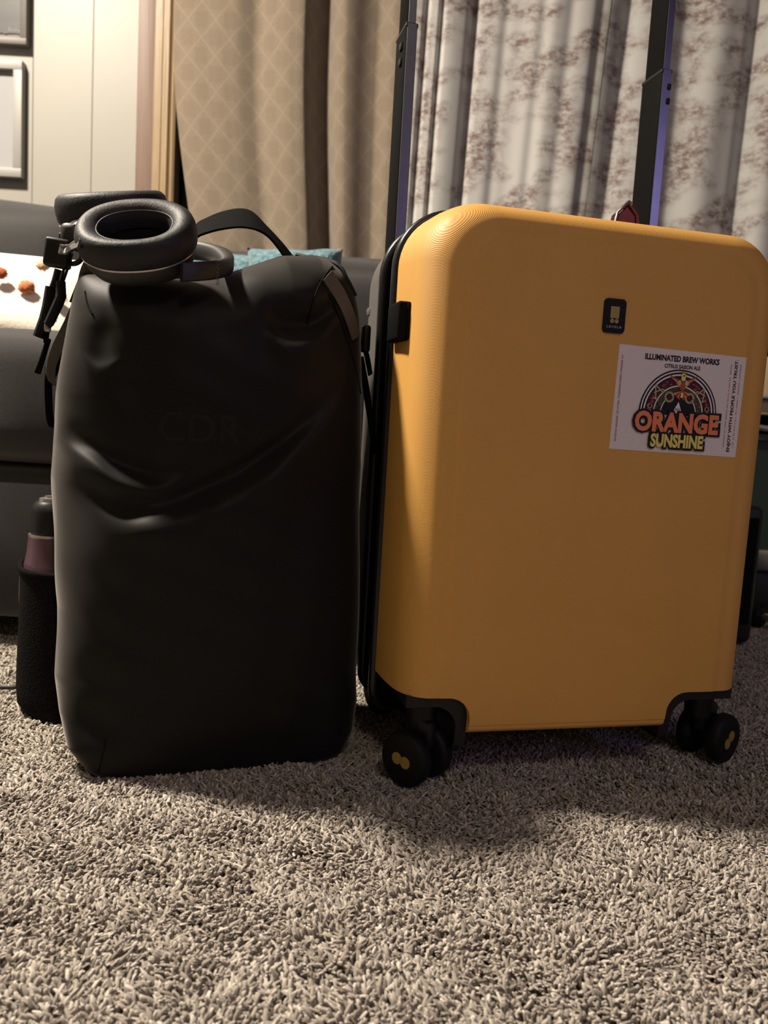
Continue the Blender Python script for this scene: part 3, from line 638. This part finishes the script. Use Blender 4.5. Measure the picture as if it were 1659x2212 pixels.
# ------------------------------------------------------------------ backpack
BYAW = .34; BO = (-.138, .746, -.005)
bag = empty('backpack', BO, BYAW); tag(bag, 'black coated fabric backpack with side straps and mesh pocket, left of the suitcase', 'backpack')
BM = Matrix.Translation(BO)@Matrix.Rotation(BYAW, 4, 'Z'); BI = BM.inverted()
def bl(p): return BI@Vector(p)
zL = np.array([-.03, 0, .03, .06, .09, .125, .158, .20, .247, .280, .311, .335, .354, .392, .425, .443, .455, .48, .56]); sL = -np.array([.118, .124, .147, .156, .1605, .160, .1595, .162, .165, .167, .1665, .165, .1635, .158, .152, .150, .149, .147, .14])
zR = np.array([-.03, 0, .028, .06, .10, .203, .302, .388, .444, .48, .505, .56]); sR = np.array([.120, .124, .137, .143, .146, .146, .1445, .138, .131, .126, .122, .11])
sT = np.array([-.20, -.117, -.07, -.037, -.011, .02, .047, .08, .10, .13, .2]); zT = np.array([.470, .476, .477, .480, .486, .500, .512, .517, .516, .508, .49])
def ridge(s, z, cs, czz, A, wd, Ld, hollow=0):
    _c = np.array(smooth_path([(a, b, 0) for a, b in zip(cs, czz)], 10)); zc = np.interp(s, _c[:, 0], _c[:, 1]); L = cs[-1]-cs[0]; tp = sstep(s, cs[0]-.012, cs[0]+.25*L)*(1-sstep(s, cs[-1]-.3*L, cs[-1]+.015)); d = zc-z
    up = 1/(1+np.exp(np.clip(-d/wd, -40, 40))); return tp*(A*up*np.exp(-np.maximum(d, 0)/Ld)-hollow*np.exp(-((d+.012)/.012)**2))
def dent(s, z, c0, c1, A, r): return -A*np.exp(-(((s-c0)/r[0])**2+((z-c1)/r[1])**2))
def bag_point(phi, k):
    """phi angle round the section, k row 0..1 bottom to top"""
    pass
NT_, NR = 420, 300
rows = []
ph = np.linspace(0, 2*math.pi, NT_, endpoint=False); c_, s_ = np.cos(ph), np.sin(ph)
ex = 2/3.6
cu0 = np.sign(c_)*np.abs(c_)**ex; su0 = np.sign(s_)*np.abs(s_)**ex; cu, su = cu0, su0   # su = -1 is the front
for i in range(NR):
    k = i/(NR-1)
    if k < .07: a = (k/.07)*math.pi/2; hz = .010*(1-math.cos(a)); ins = .012*(1-math.sin(a)); kk = 0
    elif k < .80: hz = .010+(k-.07)/.73*(.440-.010); ins = 0
    elif k < .93: a = (k-.80)/.13*math.pi/2; hz = .440+.060*math.sin(a); ins = .050*(1-math.cos(a))
    else: q = (k-.93)/.07; hz = .500+.002*q; ins = .050+.0035*q
    # top height varies across the bag: scale the upper part
    _n = 3.6+4.5*(1-sstep(np.array(hz), .0, .10))-1.1*sstep(np.array(hz), .12, .28); _q = np.where((c_ < 0) & (s_ < 0), _n, _n+.6); cu = np.sign(c_)*np.abs(c_)**(2/_q); su = np.sign(s_)*np.abs(s_)**(2/_q)
    s0 = np.interp(hz*(1-.07*max(0, min(1, (hz-.3)/.14))), zL, sL); s1 = np.interp(hz, zR, sR)
    ds = ins*(1.0 if k < .5 else .62); sm = (s0+s1)/2; hw = (s1-s0)/2-ds*np.where(cu < 0, .22 if k > .5 else 1, .55 if k > .5 else 1); s = sm+hw*cu
    D = .195-.045*sstep(np.array(hz), .25, .50); tc = D/2+.004; t = tc+(D/2-ins*(1.35 if k > .5 else 1))*su
    s = s-np.where(s > 0, .10*np.maximum(t-.03, 0), -.05*np.maximum(t-.06, 0))*1.0     # right wall closes in toward the back
    ztop = np.interp(s, sT, zT); z = hz*(1-sstep(np.full_like(s, hz), .30, .50)*(1-ztop/.503))
    rows.append(np.stack([s, t, z], 1))
G = np.array(rows)
ss, tt_, zz = G[..., 0], G[..., 1], G[..., 2]
fr = sstep(-np.broadcast_to(su0, ss.shape), .45, .97)*sstep(zz, -.0, .05)*(1-sstep(zz, .475, .50))
d = ridge(ss, zz, [-.175, -.129, -.106, -.075, -.05], [.322, .303, .290, .281, .285], .022, .0050, .032, .008)
d += ridge(ss, zz, [-.150, -.129, -.097, -.040, .019, .071, .10], [.272, .259, .250, .263, .296, .342, .37], .023, .0066, .060, .009)
d += ridge(ss, zz, [.025, .045, .071, .095], [.428, .420, .431, .452], .014, .0042, .03, .006)
d += dent(ss, zz, .050, .442, .007, (.026, .014)); d += dent(ss, zz, -.120, .412, .0045, (.012, .022)); d += dent(ss, zz, -.095, .372, .006, (.03, .025))
d += ridge(ss, zz, [-.14, -.125, -.105], [.398, .385, .392], .008, .004, .02, 0)
d += .012*np.exp(-((ss/.12)**2+((zz-.17)/.12)**2))+.010*np.exp(-(((ss+.01)/.10)**2+((zz-.37)/.06)**2))
d += dent(ss, zz, -.120, .060, .006, (.025, .02)); d += .0012*np.sin(ss*90+zz*60)*np.sin(zz*75-ss*30)
tt_ -= d*fr
sidew = sstep(-np.broadcast_to(cu0, ss.shape), .6, .98)*(1-sstep(zz, .42, .47))   # soft buckles on the left wall
ss -= sidew*.0012*np.sin(zz*45+tt_*30)*np.sin(zz*23+1)
body = MB(); body.loft([list(map(tuple, r)) for r in G]); bo_ = body.build('body', M['bag'], bag, 60)
def surf(s, z, off=.0):                             # point on the front of the bag
    i = int(np.argmin(np.abs(zz[:, NT_*3//4]-z))); row = G[i]; m_ = (su < .35); j = np.where(m_)[0][np.argmin(np.abs(row[m_, 0]-s))]; p = row[j]; return np.array([p[0], p[1]-off, p[2]])
def front_px(x, y, off=.001):                       # where a photo pixel lands on the bag
    d_ = CR.T@np.array([(x-829.5)/F_PX, -(y-1106)/F_PX, 1]); o = BI@Vector((0, 0, CAM_H)); dv = (BI.to_3x3()@Vector(d_)).normalized()
    hit, loc, nrm, idx = bo_.ray_cast(o, dv)
    return (np.array(loc)+np.array(nrm)*off) if hit else None
bpy.context.view_layer.update()
def seam(name, pts, r, mat, off=.0004, n=6):
    P = [front_px(*p, off) for p in pts]; P = [p for p in P if p is not None]
    if len(P) > 1: MB().tube(smooth_path(P, n), r, 6).build(name, mat, bag)
seam('seam', [(718, 576), (700, 598), (688, 620), (676, 650), (668, 680), (664, 700)], .0009, M['cloth_black'])
seam('seam', [(690, 605), (712, 640), (735, 690), (752, 740), (766, 790), (778, 850)], .0009, M['cloth_black'])
seam('seam', [(176, 590), (184, 630), (190, 660), (200, 678)], .0009, M['cloth_black'])
seam('seam', [(228, 1598), (222, 1630), (212, 1670)], .0008, M['cloth_black'])
seam('seam', [(806, 1420), (800, 1500), (786, 1570), (762, 1625)], .0010, M['webbing'])
seam('piping', [(640, 552), (690, 553), (724, 572), (748, 604), (766, 640), (780, 690), (790, 740), (797, 790)], .0022, M['rubber'], .0008)
# faint tonal logo
P, Fs = text('CDR', .028, .02)
def wrap(P, Fs, c, mat, name):
    V = []
    for a, b in P:
        hit, loc, nrm, idx = bo_.ray_cast(Vector((c[0]+a, -.2, c[1]+b)), Vector((0, 1, 0))); V.append(tuple(loc+nrm*.0004))
    MB().add(V, Fs).build(name, mat, bag, 0)
M['tonal'] = M['bag'].copy(); M['tonal'].name = 'tonal_print'; _b = M['tonal'].node_tree.nodes['Principled BSDF']; _b.inputs['Base Color'].default_value = (.0115, .011, .0095, 1); _b.inputs['Roughness'].default_value = .46
wrap(P*np.array([.95, 1]), Fs, (-.035, .335), M['tonal'], 'tonal_lettering')
# straps on the right shoulder
def strap(name, pa, pb, Y0, Y1, mat, th=.0022, parent=None, Ya=None):
    n = len(pa); Ys = np.linspace(Y0, Y1, n); A = smooth_path([bl(at(*p, y)) for p, y in zip(pa, Ys)], 6); B = smooth_path([bl(at(*p, y+(Ya or .012))) for p, y in zip(pb, Ys)], 6)
    return MB().ribbon(A, B, th).build(name, mat, parent or bag, 40)
def surf_strap(name, pa, pb, mat, off=.0022, th=.0016):
    A = [front_px(*p, off) for p in pa]; B = [front_px(*p, off) for p in pb]; ok = [i for i in range(len(A)) if A[i] is not None and B[i] is not None]
    MB().ribbon(smooth_path([A[i] for i in ok], 6), smooth_path([B[i] for i in ok], 6), th).build(name, mat, bag, 40)
surf_strap('shoulder_tape', [(696, 608), (722, 648), (742, 690), (758, 735), (770, 780)], [(714, 588), (742, 632), (760, 676), (773, 724), (782, 772)], M['strap_light'])
# grab handle on top
hu = [(424, 487), (448, 472), (480, 459), (518, 452), (545, 459), (574, 488), (606, 522), (634, 556)]
hl = [(424, 514), (448, 503), (480, 495), (518, 491), (552, 496), (578, 510), (600, 535), (618, 562)]
A = [bl(at(*p, y)) for p, y in zip(hu, np.linspace(.935, .905, 8))]; B = [bl(at(*p, y)) for p, y in zip(hl, np.linspace(.905, .895, 8))]
A = [bl(at(398, 530, .93))]+A; B = [bl(at(398, 545, .915))]+B
MB().ribbon(smooth_path(A, 6), smooth_path(B, 6), .0026).build('grab_handle', M['webbing'], bag, 40)
# mesh pocket on the left side
pk = MB(); rings = []
for y_, xl_, xr_, Y in ((1236, 36, 150, .840), (1290, 36, 150, .842), (1360, 33, 150, .845), (1440, 29, 150, .848), (1500, 27, 150, .85), (1532, 29, 150, .85), (1556, 52, 150, .85), (1578, 95, 150, .845), (1592, 132, 150, .835)):
    a = at(xl_, y_, Y); b = at(xr_, y_+ (xr_-xl_)*.12, Y-.02); c = (a+b)/2; hw = (b-a)/2; back = np.array([-.035, .095, 0])
    ring = []
    for q in np.linspace(0, 2*math.pi, 28, endpoint=False):
        cc, sn = math.cos(q), math.sin(q); ring.append(bl(c+hw*np.sign(cc)*abs(cc)**.7+back*(.5+.5*np.sign(sn)*abs(sn)**.7)))
    rings.append(ring)
inner = [[p+(sum((Vector(q) for q in r), Vector())/len(r)-p)*.06 for p in r] for r in rings[:7]]
pk.loft(rings, True, False, True); pk.loft(inner, True, False, True)
mm = NT('pocket_mesh', (.008, .008, .009), .85, 0, .06); wv = mm.n('TexVoronoi', i_Scale=420.0); mm.l(mm.coord(), wv.inputs[0]); mm.color(mm.ramp(wv.outputs[0], [(.2, (.0015, .0015, .0015)), (.6, (.006, .0055, .0065))])); mm.bump(wv.outputs[0], .0006)
po = pk.build('mesh_pocket', mm.m, bag, 60)
MB().tube(rings[0]+[rings[0][0]], .0032, 8, False).build('elastic_hem', M['webbing'], po, 60)
# left compression strap, buckle, hooks and zip pulls
YS = .80
def pxp(x, y, Y): return bl(at(x, y, Y))
def pbox(name, x0, y0, x1, y1, Y, dep, r, mat, parent=None, rot=0, rz=.34):
    a, b = at(x0, y0, Y), at(x1, y1, Y); wdt, hgt = abs(b[0]-a[0]), abs(a[2]-b[2]); c = (a+b)/2
    mx = Matrix.Rotation(rz-BYAW, 3, 'Z')@Matrix.Rotation(rot, 3, 'Y'); return MB().rbox(bl(c), (wdt, dep, hgt), r, 3, mx).build(name, mat, parent or bag)
bk_ = pbox('side_buckle', 100, 515, 152, 580, .775, .016, .003, M['black_plastic'], None, .10, .1)
pbox('buckle_bar', 128, 507, 182, 540, .800, .012, .002, M['black_plastic'], bk_, .08)
strap('compression_strap', [(180, 566), (172, 588), (160, 640), (140, 690), (112, 748), (99, 800), (104, 822)], [(214, 580), (206, 604), (190, 648), (163, 700), (136, 756), (120, 796), (122, 836)], .770, .79, M['strap_light'], .002, None, .004)
strap('strap_tail', [(98, 792), (96, 840), (99, 900), (106, 922)], [(112, 792), (112, 840), (115, 900), (124, 926)], .803, .805, M['webbing'], .003, None, .004)
strap('strap_end', [(101, 730), (94, 750), (84, 778), (74, 804)], [(110, 734), (104, 752), (96, 780), (88, 808)], .79, .80, M['webbing'], .003, None, .003)
strap('strap_keeper', [(128, 752), (124, 785), (108, 828)], [(140, 745), (128, 790), (114, 832)], .794, .798, M['webbing'], .002, None, .004)
pu = MB().tube(smooth_path([pxp(150, 545, .772), pxp(140, 575, .774), pxp(130, 612, .776)], 6), .0013, 8).tube(smooth_path([pxp(156, 548, .774), pxp(146, 580, .776), pxp(135, 612, .778)], 6), .0013, 8).build('pull_cord', M['gloss_black'], bag)
MB().tube([pxp(131, 608, .772), pxp(132, 640, .772), pxp(126, 655, .772), pxp(106, 698, .772), pxp(102, 702, .772)], [.0046, .0048, .0050, .0046, .0042], 10).build('pull_grip', M['rubber'], pu)
MB().rbox(pxp(103, 708, .775), (.006, .006, .008), .0015, 2).build('pull_clip', M['satin_silver'], pu)
ht = []
for q in np.linspace(0, 2*math.pi, 24, endpoint=False): ht.append(pxp(157+20*math.cos(q), 553+17*math.sin(q), .778))
MB().tube(ht+[ht[0]], .0024, 8, False).build('slider_ring', M['gloss_black'], bag)
pu2 = MB().tube(smooth_path([pxp(126, 582, .79), pxp(120, 605, .79), pxp(112, 628, .79)], 5), .0035, 8).build('pull_cord', M['gloss_black'], bag)
MB().tube([pxp(110, 620, .79), pxp(103, 665, .79), pxp(96, 690, .79), pxp(82, 728, .79)], [.0052, .0055, .0052, .0050], 10).build('pull_grip', M['rubber'], pu2)
strap('hook_tab', [(90, 712), (97, 740)], [(110, 708), (101, 742)], .788, .79, M['webbing'], .003, None, .003)
strap('side_tape', [(172, 596), (160, 626), (150, 652)], [(183, 604), (172, 628), (160, 655)], .778, .78, M['webbing'], .0016, None, .003)
# right side: plastic buckle and strap end
pbox('side_clip', 782, 702, 797, 762, .855, .012, .003, M['black_plastic'])
strap('strap_end', [(780, 735), (790, 775), (797, 812)], [(786, 733), (797, 772), (803, 808)], .85, .85, M['webbing'], .003, None, .003)
strap('side_strap', [(776, 770), (786, 850), (797, 920), (806, 980)], [(784, 770), (797, 840), (807, 915), (813, 980)], .842, .855, M['webbing'], .002, None, .004)

# ------------------------------------------------------------------ bottle in the mesh pocket
bc = at(104, 1490, .895); bt = empty('water_bottle', (bc[0], bc[1], bc[2])); tag(bt, 'mauve metal water bottle with a black lid standing in the mesh pocket', 'bottle')
zt = lambda y: at(108, y, .895)[2]-bc[2]
MB().lathe([(.001, 0), (.027, 0), (.029, .004), (.030, zt(1330)), (.0318, zt(1290)), (.0318, zt(1262)), (.031, zt(1240)), (.0268, zt(1215)), (.0240, zt(1190)), (.0228, zt(1165)), (.0225, zt(1156)), (.001, zt(1156))], n=40).build('body', M['bottle'], bt)
MB().lathe([(.0205, zt(1158)), (.0226, zt(1158)), (.0226, zt(1153)), (.0205, zt(1153))], n=40).build('neck_ring', M['satin_silver'], bt)
MB().lathe([(.001, zt(1155)), (.0200, zt(1155)), (.0205, zt(1140)), (.0203, zt(1105)), (.0185, zt(1090)), (.0145, zt(1083)), (.001, zt(1083))], n=40).build('lid', M['black_plastic'], bt)
MB().lathe([(.001, zt(1086)), (.0125, zt(1086)), (.0115, zt(1076)), (.006, zt(1074)), (.006, zt(1071)), (.001, zt(1071))], n=32).build('lid_disc', M['satin_silver'], bt)

# ------------------------------------------------------------------ headphones on the backpack
hd_ = empty('headphones', tuple(at(300, 600, .72))); tag(hd_, 'black over-ear headphones with silver trim lying ear pads up on the backpack', 'headphones')
HO = np.array(hd_.location)
def cup(c, tilt, yaw, roll, a, b, hgt, name='ear_cup'):
    mx = Matrix.Rotation(yaw, 3, 'Z')@Matrix.Rotation(tilt, 3, 'X')@Matrix.Rotation(roll, 3, 'Y'); c = Vector(c)-Vector(HO); n = 64
    def ring(fa, fb, z, dz=0): return [c+mx@Vector((fa*math.copysign(abs(math.cos(q))**.9, math.cos(q)), fb*math.copysign(abs(math.sin(q))**.9, math.sin(q)), z)) for q in np.linspace(0, 2*math.pi, n, endpoint=False)]
    sh = MB().loft([ring(a*.30, b*.30, -hgt*.60), ring(a*.62, b*.62, -hgt*.56), ring(a*.82, b*.82, -hgt*.44), ring(a*.90, b*.90, -hgt*.28), ring(a*.93, b*.93, -hgt*.10), ring(a*.93, b*.93, 0)]).build(name, M['matte_black'], hd_, 60)
    MB().loft([ring(a*.90, b*.90, -.0008), ring(a*.965, b*.965, -.0008), ring(a*.972, b*.972, .0002), ring(a*.965, b*.965, .0010), ring(a*.90, b*.90, .0010)]).build('trim_ring', M['satin_silver'], sh, 40)
    t = hgt*.62; rr_ = (a-a*.60)/2; pr = [(.94, 0.0), (.985, t*.12), (1.0, t*.40), (.995, t*.62), (.96, t*.84), (.90, t*.96), (.83, t), (.74, t*.97), (.65, t*.86), (.595, t*.70), (.565, t*.50), (.55, t*.2)]
    fb = lambda k: (a*k, (b-a)+a*k if k > .6 else b*k)
    cs_ = MB().loft([ring(a*k, b*(1-(1-k)*1.12), z) for k, z in pr], True, True, False).build('ear_pad', M['leather'], sh, 80)
    MB().loft([ring(a*.60, b*.56, t*.16), ring(a*.30, b*.28, t*.10)], True, False, True).build('driver_cloth', M['cloth_black'], sh, 40)
    R0 = ring(a*.622, b*(1-.378*1.12), t*.81); st_ = MB()
    for i in range(n):                               # stitching round the opening
        p, q = R0[i], R0[(i+1) % n]
        for k in (0, .5): st_.tube([p+(q-p)*k, p+(q-p)*(k+.32)], .00045, 5)
    st_.build('stitching', M['thread'], cs_, 0)
    return c, mx
c1, m1 = cup(at(301, 531, .735), math.radians(42), math.radians(10), math.radians(-8), .0525, .0440, .040)
c2, m2 = cup(at(248, 482, .825), math.radians(13), math.radians(14), math.radians(-9), .0540, .046, .046)
hl_ = lambda x, y, Y: at(x, y, Y)-HO
band = smooth_path([hl_(392, 588, .715), hl_(430, 586, .725), hl_(470, 582, .745), hl_(490, 573, .785), hl_(480, 556, .83), hl_(450, 545, .86), hl_(410, 540, .875), hl_(340, 530, .88), hl_(240, 520, .875), hl_(190, 518, .865)], 8)
rings = []
for i, p in enumerate(band):
    t = band[min(i+1, len(band)-1)]-band[max(i-1, 0)]; t /= np.linalg.norm(t); n_ = np.cross(t, [0, 0, 1.]); n_ /= np.linalg.norm(n_); u_ = np.array([0, 0, 1.])
    k = sstep(np.array(i/len(band)), .22, .45); th_ = .0035+.0055*k; hh = .0085+.001*k
    rings.append([p+n_*th_*math.copysign(abs(math.cos(q))**.6, math.cos(q))+u_*hh*math.copysign(abs(math.sin(q))**.6, math.sin(q)) for q in np.linspace(0, 2*math.pi, 16, endpoint=False)])
hb = MB().loft(rings).build('headband', M['matte_black'], hd_, 60)
a_ = at(462, 592, .722)-HO
P, Fs = text('SONY', .0026, .01); 
tx = Matrix.Rotation(math.radians(14), 3, 'Z'); V = [Vector((hl_(471, 590, .7345))) + tx@Vector((-b*1.0, 0, a)) for a, b in P*np.array([2.2, 1])]
M['faint_grey'] = plain('faint_grey', (.05, .05, .052), .6)
MB().add([tuple(v) for v in V], Fs).build('lettering', M['faint_grey'], hb, 0)
def yoke(pts, r):
    P = smooth_path([hl_(*p) for p in pts], 6); MB().ribbon([p+np.array([0, 0, r]) for p in P], [p-np.array([0, .004, r]) for p in P], .0022).build('yoke', M['anodised'], hd_, 50)
    MB().tube([p+np.array([0, -.001, r+.0006]) for p in P], .0009, 6).build('yoke_trim', M['satin_silver'], hd_, 60)
yoke([(130, 540, .735), (148, 541, .735), (160, 534, .72), (174, 528, .70)], .0035)
yoke([(146, 500, .79), (152, 490, .785), (166, 484, .78), (180, 481, .78)], .0022)
MB().rbox(hl_(160, 512, .79), (.018, .03, .022), .006, 3).build('hinge', M['matte_black'], hd_)

# ------------------------------------------------------------------ things at the right edge and the cord on the left
def world_box(name, x0, x1, y0, y1, z0, z1, r, mat, parent): return MB().rbox(((x0+x1)/2, (y0+y1)/2, (z0+z1)/2), (x1-x0, y1-y0, z1-z0), r, 3).build(name, mat, parent)
xs = lambda px, y, Y: at(px, y, Y)
YB = 1.90
cb = empty('wooden_cabinet', (1.1, YB, ZF)); tag(cb, 'tan wooden cabinet with pale shelf edge behind the suitcase at right', 'cabinet')
X0 = xs(1585, 870, YB)[0]; zz_ = lambda y: xs(1655, y, YB)[2]-ZF
def cbx(name, z0, z1, mat, dy=0, x1=1.42): return MB().rbox(((X0+x1)/2-1.1, .035+dy, (z0+z1)/2), (x1-X0, .09, z1-z0), .004, 2).build(name, mat, cb)
cbx('drawer_front', zz_(852), zz_(770), M['tan_laminate'], .01); cbx('shelf_edge', zz_(862), zz_(852), M['frame_white'], -.01); cbx('drawer_front', zz_(896), zz_(862), M['tan_laminate'], .01)
cbx('plinth', .0, zz_(1085), M['dark_metal'], .03)
for sx in (X0+.01, 1.41): MB().rbox((sx-1.1, .045, zz_(990)/2+.02), (.02, .07, zz_(900)+.02), .003, 2).build('side_panel', M['tan_laminate'], cb)
bn = empty('storage_bin', (1.02, 1.72, ZF)); tag(bn, 'dark green plastic storage bin beside the suitcase right edge', 'bin')
zb_ = lambda y: xs(1650, y, 1.62)[2]-ZF; xb = xs(1592, 1000, 1.62)[0]-1.02
mbn = MB(); h0, h1 = zb_(1190), zb_(938)
mbn.loft([[(a, b, z) for a, b in rrect(xb+k, xb+.40-k, -.10+k, .16-k, .03, 5)] for z, k in ((h0, .012), (h1-.012, 0), (h1-.012, -.006), (h1, -.006))]).build('bin_body', M['green_plastic'], bn, 40)
mbn = MB().tube(smooth_path([(xb+.02, -.108, h1+.014), (xb+.06, -.112, h1+.012), (xb+.10, -.11, h1+.028), (xb+.13, -.108, h1+.03)], 5), .006, 10).build('handle', M['satin_silver'], bn)
world_box('base_tray', xb, xb+.42, -.10, .16, zb_(1236), zb_(1190), .008, M['frame_grey'], bn); world_box('foot_rail', xb+.01, xb+.40, -.08, .14, 0.0, zb_(1236), .006, M['dark_metal'], bn)
tw = empty('tower_speaker', tuple(at(1590, 1392, 1.36)*np.array([1, 1, 0]))); tag(tw, 'slim black tower standing on the carpet right of the suitcase', 'speaker')
tz = at(1630, 1092, 1.36)[2]
MB().rbox((-.055, .035, tz/2+.002), (.148, .10, tz-.004), .012, 3).build('cabinet', M['matte_black'], tw); MB().rbox((-.055, -.0165, tz/2+.01), (.128, .006, tz-.06), .002, 2).build('grille', M['cloth_black'], tw)
wq = at(1634, 1347, 1.50); wl_ = empty('dumbbell', (wq[0], wq[1], 0)); tag(wl_, 'small black round dumbbell on the carpet at the right edge', 'dumbbell')
ax = Matrix.Rotation(math.radians(40), 3, 'Z')@Matrix.Rotation(math.pi/2, 3, 'X')
MB().lathe([(.002, -.012), (.018, -.012), (.0235, -.007), (.0235, .007), (.018, .012), (.002, .012)], (0, 0, .0235), 28, ax).build('weight', M['rubber'], wl_)
e = ax@Vector((0, 0, -1)); MB().tube([Vector((0, 0, .0235))-e*.01, Vector((0, 0, .0235))-e*.09], .008, 12).build('bar', M['satin_silver'], wl_)
MB().lathe([(.002, -.012), (.018, -.012), (.0235, -.007), (.0235, .007), (.018, .012), (.002, .012)], tuple(Vector((0, 0, .0235))-e*.10), 28, ax).build('weight', M['rubber'], wl_)
cp = smooth_path([at(-60, 1492, .93), at(-20, 1497, .925), at(12, 1492, .925), at(40, 1484, .93), at(75, 1480, .95)], 8)
cbk = MB().tube([(p[0], p[1], .006) for p in cp], .0026, 8).build('power_cord', M['cable']); tag(cbk, 'black power cord lying on the carpet at the left edge', 'cord')

# ------------------------------------------------------------------ unseen lamps: added housing for the fill light, pendant above the sofa
l2 = empty('ceiling_lamp', (.35, -1.2, 2.45)); tag(l2, 'added flat housing for the unseen fill light behind the camera', 'lamp')
MB().lathe([(.002, -.13), (.20, -.13), (.235, -.10), (.235, -.02), (.20, 0), (.002, 0)], n=40).build('housing', M['frame_white'], l2)
lp = empty('ceiling_lamp', (-1.33, .98, 2.38)); tag(lp, 'pendant lamp hanging above the sofa, out of the picture', 'lamp')
MB().lathe([(.002, -.02), (.07, -.02), (.07, 0), (.002, 0)], n=32).build('canopy', M['satin_silver'], lp); MB().tube([(0, 0, -.01), (0, 0, -.15)], .008, 12).build('stem', M['satin_silver'], lp); MB().lathe([(.03, -.12), (.05, -.14), (.16, -.195), (.158, -.195), (.05, -.15), (.03, -.14)], n=32).build('shade', M['matte_black'], lp)
